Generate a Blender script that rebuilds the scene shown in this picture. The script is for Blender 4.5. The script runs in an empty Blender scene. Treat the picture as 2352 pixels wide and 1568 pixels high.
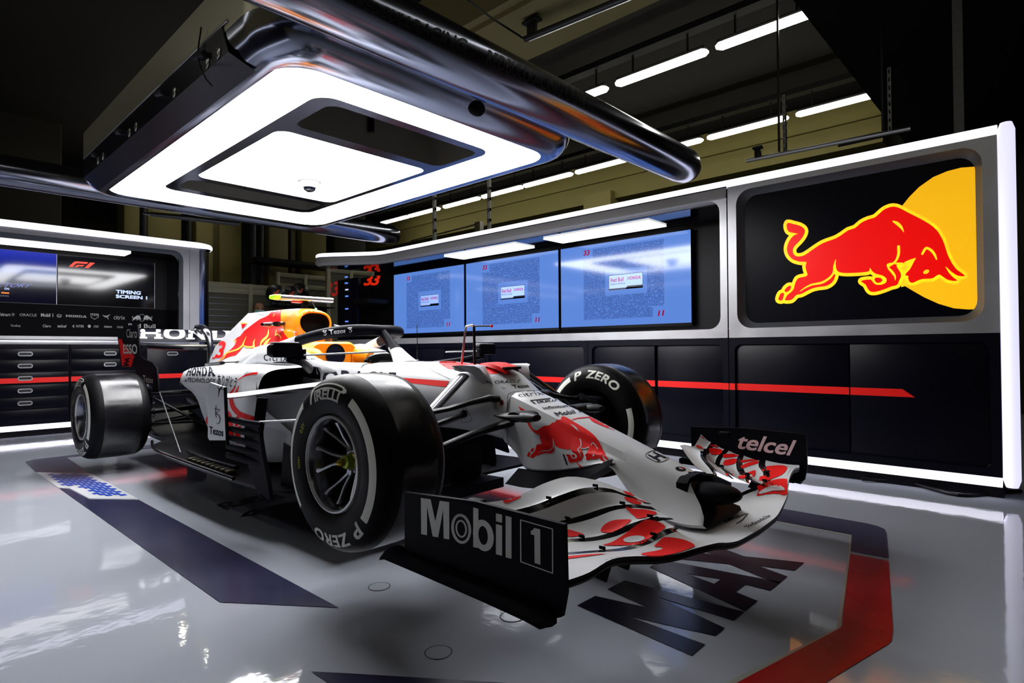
import bpy, bmesh, math, random
import numpy as np
from mathutils import Vector, Matrix
from mathutils.bvhtree import BVHTree
random.seed(4)
PI=math.pi
sc=bpy.context.scene
COL=sc.collection
# ------------------------------------------------------------------ camera (solved from the vanishing points of the garage)
F=1354.1; CX,CY=1176.0,784.0
YAW,PIT,ROL=2.323772,0.0145288,0.0057791
CAM=Vector((2.01177,-2.13003,0.95))
fw=Vector((math.cos(YAW)*math.cos(PIT),math.sin(YAW)*math.cos(PIT),math.sin(PIT)))
rt=fw.cross(Vector((0,0,1))).normalized(); dn=fw.cross(rt)
r2=rt*math.cos(ROL)+dn*math.sin(ROL); d2=dn*math.cos(ROL)-rt*math.sin(ROL)
cd=bpy.data.cameras.new('camera'); cam=bpy.data.objects.new('camera',cd); COL.objects.link(cam)
cd.sensor_width=36; cd.lens=F/2352*36; cd.clip_start=.05; cd.clip_end=100
cam.matrix_world=Matrix.Translation(CAM)@Matrix((r2,-d2,-fw)).transposed().to_4x4()
sc.camera=cam
def ray(x,y): return (r2*((x-CX)/F)+d2*((y-CY)/F)+fw).normalized()
def onp(x,y,ax,v):
    d=ray(x,y); return CAM+d*((v-CAM[ax])/d[ax])
# ------------------------------------------------------------------ car frame (nose slightly up, turned a touch)
CM=Matrix.Translation((0,0,0.950-0.419136))@Matrix.Rotation(.0225949,4,'Z')@Matrix.Rotation(-.0226271,4,'Y')
HUB=.333
CROOT=CM@Matrix.Translation((0,0,-HUB))
CMI=CM.inverted()
def onc(x,y,ax,v):
    o=CMI@CAM; d=CMI.to_3x3()@ray(x,y); return o+d*((v-o[ax])/d[ax])
# ------------------------------------------------------------------ materials
MATS={}
def mat(name,col,rough=.5,metal=0,coat=0,emit=None,es=0,spec=.5,bump=None,noise=None,trans=0,coatr=.05):
    if name in MATS: return MATS[name]
    m=bpy.data.materials.new(name); m.use_nodes=True; nt=m.node_tree; b=nt.nodes['Principled BSDF']
    b.inputs['Base Color'].default_value=(*col,1); b.inputs['Roughness'].default_value=rough; b.inputs['Metallic'].default_value=metal
    b.inputs['Coat Weight'].default_value=coat; b.inputs['Coat Roughness'].default_value=coatr; b.inputs['Specular IOR Level'].default_value=spec
    b.inputs['Transmission Weight'].default_value=trans
    if emit: b.inputs['Emission Color'].default_value=(*emit,1); b.inputs['Emission Strength'].default_value=es
    if noise:
        n=nt.nodes.new('ShaderNodeTexNoise'); n.inputs['Scale'].default_value=noise[0]; n.inputs['Detail'].default_value=5
        g=nt.nodes.new('ShaderNodeNewGeometry'); nt.links.new(g.outputs['Position'],n.inputs['Vector'])
        mr=nt.nodes.new('ShaderNodeMapRange'); nt.links.new(n.outputs['Fac'],mr.inputs['Value'])
        mr.inputs['From Min'].default_value=.3; mr.inputs['From Max'].default_value=.7
        mr.inputs['To Min'].default_value=max(0,rough-noise[1]); mr.inputs['To Max'].default_value=rough+noise[1]
        nt.links.new(mr.outputs['Result'],b.inputs['Roughness'])
        mx=nt.nodes.new('ShaderNodeMix'); mx.data_type='RGBA'; mx.inputs[0].default_value=0
        mx.inputs[6].default_value=(*[c*(1-noise[2]) for c in col],1); mx.inputs[7].default_value=(*[min(1,c*(1+noise[2])) for c in col],1)
        nt.links.new(n.outputs['Fac'],mx.inputs[0]); nt.links.new(mx.outputs[2],b.inputs['Base Color'])
    if bump:
        n=nt.nodes.new('ShaderNodeTexNoise'); n.inputs['Scale'].default_value=bump[0]; n.inputs['Detail'].default_value=3
        g=nt.nodes.new('ShaderNodeNewGeometry'); nt.links.new(g.outputs['Position'],n.inputs['Vector'])
        bp=nt.nodes.new('ShaderNodeBump'); bp.inputs['Strength'].default_value=bump[1]; bp.inputs['Distance'].default_value=bump[2]
        nt.links.new(n.outputs['Fac'],bp.inputs['Height']); nt.links.new(bp.outputs['Normal'],b.inputs['Normal'])
        if coat: nt.links.new(bp.outputs['Normal'],b.inputs['Coat Normal'])
    MATS[name]=m; return m
WHITE=mat('car_white',(.62,.625,.64),.38,coat=.15,coatr=.2)
RED=mat('car_red',(.80,.004,.004),.42,spec=.2)
ORANGE=mat('car_orange',(1.0,.27,.004),.42,spec=.25)
YELLOW=mat('flame_yellow',(1.0,.55,.06),.42)
NAVYT=mat('lettering_navy',(.004,.005,.014),.6,spec=.08)
LTRED=mat('lettering_red',(.82,.004,.004),.5,spec=.15)
LTW=mat('lettering_white',(.82,.82,.82),.5)
LTG=mat('lettering_grey',(.5,.5,.47),.55)
CARB=mat('carbon',(.002,.002,.003),.36,spec=.16)
CARBM=mat('carbon_matt',(.0018,.0022,.0048),.5,spec=.06)
CARBG=mat('carbon_gloss',(.004,.004,.006),.16,spec=.6)
VOID=mat('void_black',(.002,.002,.003),.8,spec=.1)
RUB=mat('tyre_rubber',(.0025,.0025,.003),.45,noise=(14,.06,.3),spec=.09)
TREAD=mat('tyre_tread',(.005,.005,.006),.24,spec=.5,noise=(5,.10,.5),bump=(60,.10,.002))
TYW=mat('tyre_marking',(.70,.70,.62),.6)
TYY=mat('tyre_yellow',(.55,.5,.03),.6)
RIM=mat('rim_metal',(.20,.20,.22),.22,metal=.95)
RIMS=mat('rim_lip',(.55,.55,.55),.4,metal=.6)
SPOK=mat('spoke_metal',(.50,.52,.56),.28,metal=.9)
GOLD=mat('nut_gold',(.55,.38,.03),.25,metal=.8)
GRNN=mat('nut_green',(.25,.34,.03),.35,metal=.5)
STEEL=mat('steel',(.55,.55,.56),.28,metal=1)
ALU=mat('aluminium_frame',(.50,.50,.52),.36,metal=.7,noise=(6,.05,.08))
ALUD=mat('bevel_grey',(.12,.13,.15),.45,metal=.4)
CHROM=mat('canopy_silver',(.27,.29,.37),.18,metal=1,noise=(1.3,.05,.1))
NAVY=mat('cabinet_navy',(.0012,.0015,.0050),.3,spec=.14)
NAVYF=mat('cabinet_frame_navy',(.0016,.002,.006),.35,spec=.14)
BLK=mat('black_satin',(.003,.003,.004),.4,spec=.15)
STR=mat('red_stripe',(.8,.008,.006),.35,emit=(1,.01,.0),es=.08)
FLN=mat('floor_navy',(.022,.022,.055),.22,spec=.3,bump=(9,.10,.004),noise=(2,.04,.15))
FLR=mat('floor_red',(.36,.003,.003),.28,spec=.15,bump=(9,.10,.004),noise=(3,.05,.2))
FLB=mat('floor_blue',(.012,.05,.36),.25,bump=(9,.10,.004))
FLW=mat('floor_white',(.55,.56,.58),.22,bump=(9,.10,.004))
FLK=mat('floor_black',(.005,.005,.011),.22,spec=.25,bump=(9,.10,.004))
OLIVE=mat('olive_wall',(.19,.16,.045),.75,noise=(.8,.05,.15))
OLIVB=mat('olive_beam',(.26,.215,.09),.7,noise=(.8,.05,.15))
OLIVD=mat('olive_dark',(.014,.012,.005),.8)
CEIL=mat('ceiling_dark',(.006,.005,.0025),.9)
DARKM=mat('dark_metal',(.03,.03,.032),.4,metal=.6)
CAN=mat('canopy_light',(1,1,1),.5,emit=(.97,.98,1),es=19)
LILAC=mat('tube_light',(.9,.9,1),.5,emit=(.76,.75,1.0),es=.98)
LILACB=mat('edge_light',(.9,.9,1),.5,emit=(.86,.85,1.0),es=1.9)
STRIP=mat('strip_light',(1,1,1),.5,emit=(1,1,1),es=1.7)
FLUN=mat('fluorescent_added',(1,1,1),.5,emit=(1,.97,.86),es=4.2)
FLUO=mat('fluorescent',(1,1,1),.5,emit=(1,.98,.84),es=15)
# ------------------------------------------------------------------ mesh builder
class MB:
    def __init__(s): s.v=[]; s.f=[]; s.m=[]; s.mats=[]
    def mi(s,m):
        if m not in s.mats: s.mats.append(m)
        return s.mats.index(m)
    def add(s,v,f,m):
        o=len(s.v); s.v+= [tuple(p) for p in v]; s.f+=[tuple(i+o for i in q) for q in f]; s.m+=[s.mi(m)]*len(f); return s
    def build(s,name,parent=None,off=(0,0,0),ang=35,flat=False):
        me=bpy.data.meshes.new(name)
        me.from_pydata([(p[0]+off[0],p[1]+off[1],p[2]+off[2]) for p in s.v],[],s.f)
        for m in s.mats: me.materials.append(m)
        me.polygons.foreach_set('material_index',s.m)
        bm=bmesh.new(); bm.from_mesh(me); bmesh.ops.remove_doubles(bm,verts=bm.verts,dist=1e-5); bmesh.ops.recalc_face_normals(bm,faces=bm.faces); bm.to_mesh(me); bm.free()
        if not flat: me.shade_smooth(); me.set_sharp_from_angle(angle=math.radians(ang))
        o=bpy.data.objects.new(name,me); COL.objects.link(o)
        if parent: o.parent=parent
        return o
    def box(s,c,d,m,bev=0,rot=None):
        bm=bmesh.new(); bmesh.ops.create_cube(bm,size=1); bmesh.ops.scale(bm,vec=d,verts=bm.verts)
        if bev: bmesh.ops.bevel(bm,geom=bm.edges[:],offset=bev,segments=2,affect='EDGES',profile=.5)
        if rot: bmesh.ops.rotate(bm,cent=(0,0,0),matrix=rot,verts=bm.verts)
        bmesh.ops.translate(bm,vec=c,verts=bm.verts); bm.verts.index_update()
        s.add([v.co[:] for v in bm.verts],[[v.index for v in f.verts] for f in bm.faces],m); bm.free(); return s
    def bb(s,x0,x1,y0,y1,z0,z1,m,bev=0): return s.box(((x0+x1)/2,(y0+y1)/2,(z0+z1)/2),(abs(x1-x0),abs(y1-y0),abs(z1-z0)),m,bev)
    def loft(s,rings,m,closed=True,caps=True,capm=None):
        n=len(rings[0]); v=[p for r in rings for p in r]; f=[]
        for i in range(len(rings)-1):
            for j in range(n if closed else n-1):
                k=(j+1)%n; f.append((i*n+j,i*n+k,(i+1)*n+k,(i+1)*n+j))
        s.add(v,f,m)
        if caps and closed:
            s.add(rings[0],[tuple(range(n))],capm or m); s.add(rings[-1],[tuple(range(n))],capm or m)
        return s
    def tube(s,pts,r,m,n=10,sq=1,up=(0,0,1),caps=True,smooth=0):
        P=[Vector(p) for p in pts]; R=list(r) if hasattr(r,'__len__') else [r]*len(P); Q=list(sq) if hasattr(sq,'__len__') else [sq]*len(P)
        if smooth:
            A=crom([list(p)+[a,b] for p,a,b in zip(P,R,Q)],smooth); P=[Vector(a[:3]) for a in A]; R=[a[3] for a in A]; Q=[a[4] for a in A]
        rings=[]; up=Vector(up)
        for i,p in enumerate(P):
            t=(P[min(i+1,len(P)-1)]-P[max(i-1,0)]).normalized()
            a=t.cross(up)
            if a.length<1e-4: a=t.cross(Vector((1,0,0)))
            a.normalize(); b=a.cross(t).normalized()
            rings.append([p+a*(R[i]*math.cos(2*PI*k/n))+b*(R[i]*Q[i]*math.sin(2*PI*k/n)) for k in range(n)])
        return s.loft(rings,m,True,caps)
    def lathe(s,prof,c,m,n=64,ax='y',a0=0,a1=2*PI,mats=None):
        full=abs(a1-a0-2*PI)<1e-6; K=n if full else n+1; v=[]
        for r,h in prof:
            for k in range(K):
                a=a0+(a1-a0)*k/n; u,w=r*math.cos(a),r*math.sin(a)
                v.append({'y':(c[0]+u,c[1]+h,c[2]+w),'z':(c[0]+u,c[1]+w,c[2]+h),'x':(c[0]+h,c[1]+u,c[2]+w)}[ax])
        for i in range(len(prof)-1):
            f=[]
            for k in range(n):
                k2=(k+1)%K; f.append((i*K+k,i*K+k2,(i+1)*K+k2,(i+1)*K+k))
            s.add(v,f,mats[i] if mats else m)
        return s
    def sph(s,c,r,m,sx=1,sy=1,sz=1,n=20):
        prof=[(max(1e-4,r*math.sin(PI*i/(n//2))),-r*math.cos(PI*i/(n//2))) for i in range(n//2+1)]
        t=MB(); t.lathe(prof,(0,0,0),m,n,'z'); s.add([(c[0]+p[0]*sx,c[1]+p[1]*sy,c[2]+p[2]*sz) for p in t.v],t.f,m); return s
    def prism(s,poly,fn,t0,t1,m):
        # poly 2d list, fn(u,v,t)->3d
        n=len(poly); tri=fill2d([poly]); a=[fn(p[0],p[1],t0) for p in tri[0]]; b=[fn(p[0],p[1],t1) for p in tri[0]]
        s.add(a,tri[1],m); s.add(b,tri[1],m)
        s.add([fn(u,v,t0) for u,v in poly]+[fn(u,v,t1) for u,v in poly],[(i,(i+1)%n,n+(i+1)%n,n+i) for i in range(n)],m); return s
    def mirror(s):
        t=MB(); t.v=[(p[0],-p[1],p[2]) for p in s.v]; t.f=[tuple(reversed(f)) for f in s.f]; t.m=list(s.m); t.mats=list(s.mats); return t
    def join(s,o):
        for k,m in enumerate(o.mats):
            pass
        b=len(s.v); s.v+=o.v; s.f+=[tuple(i+b for i in f) for f in o.f]; s.m+=[s.mi(o.mats[k]) for k in o.m]; return s
def crom(P,sub,closed=False):
    P=[np.array(p,float) for p in P]; n=len(P); out=[]
    for i in range(n if closed else n-1):
        p1,p2=P[i],P[(i+1)%n]; p0=P[i-1] if (closed or i>0) else 2*p1-p2; p3=P[(i+2)%n] if (closed or i+2<n) else 2*p2-p1
        for k in range(sub):
            t=k/sub; out.append(.5*((2*p1)+(-p0+p2)*t+(2*p0-5*p1+4*p2-p3)*t*t+(-p0+3*p1-3*p2+p3)*t**3))
    if not closed: out.append(P[-1])
    return [list(p) for p in out]
def rsec(rings,sub,ring_sub=1,closed=True):
    """smooth loft: rings of control points -> finer rings"""
    if ring_sub>1: rings=[crom(r,ring_sub,closed) for r in rings]
    n=len(rings[0]); A=crom([[c for p in r for c in p] for r in rings],sub)
    return [[tuple(a[3*i:3*i+3]) for i in range(n)] for a in A]
def rrect(x0,x1,y0,y1,r,n=6):
    p=[]
    for cx,cy,a in ((x1-r,y1-r,0),(x0+r,y1-r,PI/2),(x0+r,y0+r,PI),(x1-r,y0+r,1.5*PI)):
        for k in range(n+1):
            t=a+PI/2*k/n; p.append((cx+r*math.cos(t),cy+r*math.sin(t)))
    return p
def empty(name,loc=(0,0,0),label=None,cat=None,group=None,kind=None,parent=None):
    o=bpy.data.objects.new(name,None); o.empty_display_size=.1; COL.objects.link(o); o.location=loc
    if parent: o.parent=parent
    return tag(o,label,cat,group,kind)
def tag(o,label=None,cat=None,group=None,kind=None):
    if label: o['label']=label
    if cat: o['category']=cat
    if group: o['group']=group
    if kind: o['kind']=kind
    return o
def struct(o): o['kind']='structure'; return o
def copy_tree(o,parent=None):
    c=o.copy(); COL.objects.link(c); c.parent=parent
    for ch in list(o.children): copy_tree(ch,c)
    return c
# ------------------------------------------------------------------ 2D shapes -> triangles
def curve_tris(cu):
    ob=bpy.data.objects.new('tmp',cu); COL.objects.link(ob); dg=bpy.context.evaluated_depsgraph_get(); dg.update()
    me=ob.evaluated_get(dg).to_mesh(); v=[(p.co.x,p.co.y) for p in me.vertices]; f=[tuple(q.vertices) for q in me.polygons]
    ob.evaluated_get(dg).to_mesh_clear(); bpy.data.objects.remove(ob); return v,f
def fill2d(polys):
    cu=bpy.data.curves.new('tmp','CURVE'); cu.dimensions='2D'; cu.fill_mode='BOTH'
    for p in polys:
        s=cu.splines.new('POLY'); s.points.add(len(p)-1); s.use_cyclic_u=True
        for i,q in enumerate(p): s.points[i].co=(q[0],q[1],0,1)
    r=curve_tris(cu); bpy.data.curves.remove(cu); return r
_tc={}
def text2d(s,bold=0,sp=1.0,shear=0,res=4,layers=False):
    k=(s,bold,sp,shear)
    if k not in _tc:
        cu=bpy.data.curves.new('tmp','FONT'); cu.body=s; big=bold>.025; cu.offset=0 if big else bold; cu.space_character=sp; cu.shear=shear; cu.resolution_u=res; cu.fill_mode='FRONT'
        v,f=curve_tris(cu); bpy.data.curves.remove(cu)
        cps=[v]
        if big:
            h=bold*.8; cps=[[(x+a*h,y+b*h) for x,y in v] for a,b in ((0,0),(.75,.75),(-.75,.75),(.75,-.75),(-.75,-.75))]; v=[p for c in cps for p in c]
        xs=[p[0] for p in v]; ys=[p[1] for p in v]; x0,x1,y0,y1=min(xs),max(xs),min(ys),max(ys)
        _tc[k]=[([((x-x0)/(x1-x0),(y-y0)/(y1-y0)) for x,y in c],f) for c in cps]
    return _tc[k] if layers else merge2(*_tc[k])
def stroke(pts,w,closed=False,cap=True):
    """ribbon with round joins; w scalar or list"""
    v=[];f=[]; n=len(pts); W=w if hasattr(w,'__len__') else [w]*n
    for i in range(n if closed else n-1):
        a=Vector(pts[i][:2]); b=Vector(pts[(i+1)%n][:2]); d=b-a
        if d.length<1e-9: continue
        nn=Vector((-d.y,d.x)).normalized(); o=len(v); wa,wb=W[i]/2,W[(i+1)%n]/2
        v+=[tuple(a+nn*wa),tuple(b+nn*wb),tuple(b-nn*wb),tuple(a-nn*wa)]; f.append((o,o+1,o+2,o+3))
    if cap:
        for i,p in enumerate(pts):
            o=len(v); k=10; v+=[(p[0]+W[i]/2*math.cos(2*PI*j/k),p[1]+W[i]/2*math.sin(2*PI*j/k)) for j in range(k)]; f.append(tuple(range(o,o+k)))
    return v,f
def merge2(*L):
    v=[];f=[]
    for a,b in L: o=len(v); v+=list(a); f+=[tuple(i+o for i in q) for q in b]
    return v,f
def hom(q):
    """unit square (0,0)BL (1,0)BR (1,1)TR (0,1)TL -> quad given as TL,TR,BR,BL"""
    tl,tr,br,bl=q; src=[(0,1),(1,1),(1,0),(0,0)]; A=[];b=[]
    for (u,v),(x,y) in zip(src,(tl,tr,br,bl)):
        A.append([u,v,1,0,0,0,-u*x,-v*x]); b.append(x); A.append([0,0,0,u,v,1,-u*y,-v*y]); b.append(y)
    h=np.linalg.solve(np.array(A,float),np.array(b,float))
    return lambda p:((h[0]*p[0]+h[1]*p[1]+h[2])/(h[6]*p[0]+h[7]*p[1]+1),(h[3]*p[0]+h[4]*p[1]+h[5])/(h[6]*p[0]+h[7]*p[1]+1))
def mapv(t,fn): return [fn(p) for p in t[0]],t[1]
# ------------------------------------------------------------------ paint and lettering laid on a surface
_bv={}
def bvh(ob,MW):
    if ob.name not in _bv:
        me=ob.data; _bv[ob.name]=BVHTree.FromPolygons([MW@v.co for v in me.vertices],[tuple(p.vertices) for p in me.polygons])
    return _bv[ob.name]
def append_mesh(ob,v,f,m,sm=False):
    me=ob.data; names=[x.name for x in me.materials]
    if m.name not in names: me.materials.append(m); names.append(m.name)
    mi=names.index(m.name); bm=bmesh.new(); bm.from_mesh(me); bv=[bm.verts.new(p) for p in v]
    for q in f:
        try: fc=bm.faces.new([bv[i] for i in q]); fc.material_index=mi; fc.smooth=sm
        except ValueError: pass
    bm.to_mesh(me); bm.free()
def subdiv2(t,cell):
    bm=bmesh.new(); vs=[bm.verts.new((p[0],p[1],0)) for p in t[0]]
    for q in t[1]:
        try: bm.faces.new([vs[i] for i in q])
        except ValueError: pass
    xs=[p[0] for p in t[0]]; ys=[p[1] for p in t[0]]
    for ax,(a,b) in enumerate(((min(xs),max(xs)),(min(ys),max(ys)))):
        k=math.floor(a/cell)+1
        while k*cell<b:
            co=[0,0,0]; no=[0,0,0]; co[ax]=k*cell; no[ax]=1
            bmesh.ops.bisect_plane(bm,geom=bm.verts[:]+bm.edges[:]+bm.faces[:],plane_co=co,plane_no=no); k+=1
    bm.verts.index_update(); r=([(v.co.x,v.co.y) for v in bm.verts],[tuple(v.index for v in f.verts) for f in bm.faces]); bm.free(); return r
def paint(ob,t,m,lift=.001,cell=10,MW=None,maxe=None):
    """t: shape in photograph pixels; it is draped over the surface of ob it covers"""
    if MW is None: MW=CROOT if ob.parent and ob.parent.get('incar') or ob.get('incar') else Matrix.Identity(4)
    maxe=maxe or (.14 if cell else 99); B=bvh(ob,MW); inv=MW.inverted(); ls=.4 if ob.get('flatpaint') else 1; t=subdiv2(t,cell) if cell else t; P=[]
    for x,y in t[0]:
        d=ray(x,y); h=B.ray_cast(CAM,d)
        if h[0] is None: P.append(None); continue
        n=h[1] if h[1].dot(d)<0 else -h[1]
        P.append(h[0]+n*(lift*ls))
    f=[q for q in t[1] if all(P[i] is not None for i in q) and all((P[q[k]]-P[q[k-1]]).length<maxe for k in range(len(q)))]
    use=sorted({i for q in f for i in q}); ix={i:k for k,i in enumerate(use)}
    append_mesh(ob,[inv@P[i] for i in use],[tuple(ix[i] for i in q) for q in f],m,bool(cell))
def ptext(ob,s,quad,m,bold=0,lift=.001,cell=10,sp=1.0,shear=0,**k):
    for i,t in enumerate(text2d(s,bold,sp,shear,layers=True)): paint(ob,mapv(t,hom(quad)),m,lift+i*.0001,cell,**k)
def ppoly(ob,polys,m,lift=.001,cell=10,smooth=0,**k):
    if smooth: polys=[crom(p,smooth,True) for p in polys]
    paint(ob,fill2d(polys),m,lift,cell,**k)
def pstroke(ob,pts,w,m,lift=.001,cell=10,smooth=4,closed=False,**k):
    W=w if hasattr(w,'__len__') else [w]*len(pts)
    A=crom([list(p)+[a] for p,a in zip(pts,W)],smooth,closed) if smooth else [list(p)+[a] for p,a in zip(pts,W)]
    paint(ob,stroke([a[:2] for a in A],[a[2] for a in A],closed),m,lift,cell,**k)
def flat(ob,t,fn,m):
    """shape laid on a flat or mapped face: fn(u,v)->point in ob's own space"""
    append_mesh(ob,[fn(*p) for p in t[0]],t[1],m)
# slab-serif capitals on a 0..1 grid
def R4(x0,x1,y0,y1): return [(x0,y0),(x1,y0),(x1,y1),(x0,y1)]
def slab(word,gap=.10):
    L=[];x=0;s=.14
    def oval(cx,cy,rx,ry,n=28,e=2.6): 
        return [(cx+rx*math.copysign(abs(math.cos(2*PI*k/n))**(2/e),math.cos(2*PI*k/n)),cy+ry*math.copysign(abs(math.sin(2*PI*k/n))**(2/e),math.sin(2*PI*k/n))) for k in range(n)]
    for c in word:
        w=1.15
        if c=='H': G=[[(0,0),(.48,0),(.48,s),(.37,s),(.37,.42),(1.0,.42),(1.0,s),(.89,s),(.89,0),(1.37,0),(1.37,s),(1.26,s),(1.26,1-s),(1.37,1-s),(1.37,1),(.89,1),(.89,1-s),(1.0,1-s),(1.0,.6),(.37,.6),(.37,1-s),(.48,1-s),(.48,1),(0,1),(0,1-s),(.11,1-s),(.11,s),(0,s)]]; w=1.37
        elif c=='O': G=[oval(.6,.5,.6,.5),oval(.6,.5,.3,.31)]; w=1.2
        elif c=='N': G=[[(0,0),(.48,0),(.48,s),(.36,s),(.36,.62),(.86,0),(1.1,0),(1.1,1-s),(1.22,1-s),(1.22,1),(.74,1),(.74,1-s),(.86,1-s),(.86,.38),(.38,1),(0,1),(0,1-s),(.12,1-s),(.12,s),(0,s)]]; w=1.22
        elif c=='D': G=[[(0,0),(.7,0),(.95,.07),(1.1,.25),(1.15,.5),(1.1,.75),(.95,.93),(.7,1),(0,1),(0,1-s),(.12,1-s),(.12,s),(0,s)],[(.38,s),(.38,1-s),(.62,1-s),(.77,.78),(.84,.62),(.85,.5),(.84,.38),(.77,.22),(.62,s)]]; w=1.15
        elif c=='A': G=[[(0,0),(.48,0),(.48,s),(.4,s),(.44,.28),(.8,.28),(.84,s),(.76,s),(.76,0),(1.26,0),(1.26,s),(1.16,s),(.82,1),(.44,1),(.1,s),(0,s)],[(.5,.44),(.62,.8),(.74,.44)]]; w=1.26
        v,f=fill2d(G); L.append(([(p[0]+x,p[1]) for p in v],f)); x+=w+gap
    W=x-gap; v,f=merge2(*L); return [(p[0]/W,p[1]) for p in v],f
# bull outline in its own drawing units
BULL=[[(655,818),(700,828),(745,840),(775,862),(778,890),(760,925),(735,955),(705,985),(692,1015),(700,1045),(725,1060),(765,1055),(800,1035),(850,1000),(900,968),(950,948),(1000,930),(1050,900),(1090,872),(1140,855),(1180,820),(1230,795),(1280,780),(1310,755),(1345,725),(1390,705),(1430,703),(1470,718),(1530,750),(1600,785),(1670,825),(1720,865),(1755,915),(1780,970),(1800,1035),(1830,1100),(1870,1155),(1928,1195),(1900,1203),(1860,1190),(1820,1160),(1787,1130),(1815,1180),(1850,1215),(1875,1232),(1840,1235),(1800,1225),(1770,1205),(1745,1190),(1720,1200),(1700,1215),(1665,1220),(1620,1222),(1585,1235),(1550,1250),(1530,1240),(1520,1215),(1522,1200),(1500,1195),(1510,1175),(1530,1155),(1545,1130),(1560,1100),(1575,1070),(1540,1090),(1500,1108),(1440,1115),(1442,1140),(1462,1170),(1470,1200),(1455,1235),(1440,1265),(1400,1275),(1350,1295),(1290,1313),(1250,1312),(1230,1290),(1215,1262),(1190,1245),(1183,1235),(1210,1228),(1252,1226),(1268,1245),(1290,1262),(1330,1262),(1362,1245),(1362,1215),(1330,1195),(1290,1185),(1262,1165),(1246,1140),(1240,1165),(1200,1173),(1120,1178),(1060,1178),(1020,1170),(1003,1145),(998,1100),(985,1150),(985,1185),(998,1190),(990,1220),(970,1250),(930,1272),(880,1278),(830,1290),(790,1310),(750,1330),(720,1335),(700,1355),(680,1372),(640,1375),(638,1365),(650,1340),(680,1315),(700,1290),(705,1265),(725,1220),(760,1208),(785,1203),(798,1190),(790,1165),(783,1130),(790,1100),(750,1098),(700,1085),(665,1055),(650,1015),(655,975),(675,935),(705,905),(730,898),(690,890),(660,880),(648,850)],
 [(680,1275),(665,1270),(640,1290),(632,1310),(650,1315),(672,1300)],[(622,1320),(605,1325),(592,1350),(590,1372),(615,1375),(625,1350),(630,1330)],[(1290,1212),(1325,1215),(1335,1235),(1310,1250),(1290,1245),(1278,1225)]]
BULLD=[([(1412,808),(1440,822),(1470,850),(1490,886)],[10,24,20,3]),([(1622,1042),(1640,1010),(1657,1000),(1690,1020),(1712,1050),(1724,1080)],[16,18,18,20,18,10]),
 ([(1452,990),(1452,1040),(1436,1085),(1410,1112),(1378,1138),(1400,1165),(1425,1200),(1428,1230)],[22,20,16,14,12,20,16,4]),([(1000,1085),(990,1130),(985,1175),(955,1215),(900,1248),(830,1262),(780,1285),(745,1310)],[6,14,14,16,16,14,10,4])]
BULLEYE=[(1650+22*math.cos(t*PI/8),1170-15*math.sin(t*PI/8)-6*math.cos(t*PI/8)) for t in range(16)]
# ================================================================== THE GARAGE
WY=2.616; WX=-6.541
M=MB; 
# floor --------------------------------------------------------------
FLO=mat('floor_epoxy',(.35,.37,.42),.06,bump=(11,.16,.004),noise=(.9,.03,.10),spec=.5)
fl=MB().bb(-16,5,-7,12,-.08,0,FLO).build('floor',flat=True); struct(fl)
Z8=onp
def fpoly(p,m,smooth=0,lift=.002): ppoly(fl,[p],m,lift,0,smooth,maxe=99)
fpoly([(58,1061),(75,1055.5),(156,1046),(300,1027),(392,1015),(430,1020),(300,1036),(154,1051),(206.5,1087),(83,1084.5)],FLN)
# blue mesh panel: white ground, blue cells
fpoly([(84,1084.5),(208,1087.5),(318,1146),(205,1145),(160,1121),(134,1120.5)],FLW)
q=hom([(93,1086.5),(203,1088),(306,1141.5),(0,0)]) if 0 else None
a0=[(93,1086.5),(203,1088.5),(309,1142),(222,1141),(175,1117.5),(138,1117)]
w=[onp(x,y,2,0) for x,y in a0]
def inpoly(p,P):
    c=False
    for i in range(len(P)):
        a,b=P[i],P[i-1]
        if (a[1]>p[1])!=(b[1]>p[1]) and p[0]<(b[0]-a[0])*(p[1]-a[1])/(b[1]-a[1])+a[0]: c=not c
    return c
v=[];f=[]
P2=[(p.x,p.y) for p in w]; x0=min(p[0] for p in P2); x1=max(p[0] for p in P2); y0=min(p[1] for p in P2); y1=max(p[1] for p in P2)
i=0; x=x0
while x<x1:
    y=y0+(.0 if i%2 else .022)
    while y<y1:
        c=[(x,y),(x+.054,y+.004),(x+.059,y+.040),(x+.004,y+.036)]
        if all(inpoly(p,P2) for p in c): o=len(v); v+=[(p[0],p[1],.0034) for p in c]; f.append((o,o+1,o+2,o+3))
        y+=.044
    x+=.062; i+=1
append_mesh(fl,v,f,FLB)
fpoly([(136,1121.5),(160,1123),(205,1146.5),(318.7,1148),(778,1396),(505,1383.5)],FLN)
fpoly([(715,1543),(800,1547),(1300,1578),(1200,1640),(860,1640)],FLN)
def wpoly(p,m,z=.002):
    v,f=fill2d([p]); append_mesh(fl,[(a,b,z) for a,b in v],f,m)
fpoly([(1600,1135),(1806,1170),(1990,1202),(2015,1208),(2031,1215),(2036,1225),(2041,1282),(1954,1266),(1957,1228),(1790,1197),(1560,1160)],FLN)
fpoly([(1600,1162),(1790,1199),(1956,1229),(1953,1275),(1930,1440),(1925,1446),(1880,1470),(1600,1620),(1560,1620),(1875,1467),(1922,1442),(1948,1275),(1951,1231),(1790,1202),(1600,1167)],mat('floor_line',(.30,.30,.26),.3),0,.0012)
fpoly([(1953,1272),(2041,1288.5),(2051,1450),(2048,1472),(2040,1480),(1905,1562),(1780,1660),(1520,1660),(1928,1444),(1933,1438)],FLR)
def mx(p): return (.679+.477*p[1],-.363+1.03*p[0])
for L in ([(0,0),(.11,0),(.30,.62),(.195,0),(.317,0),(.335,1) ,(.265,1),(.262,.47),(.175,1),(.118,1),(.035,.42),(.04,1),(-.05,1)],):
    pass
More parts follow.
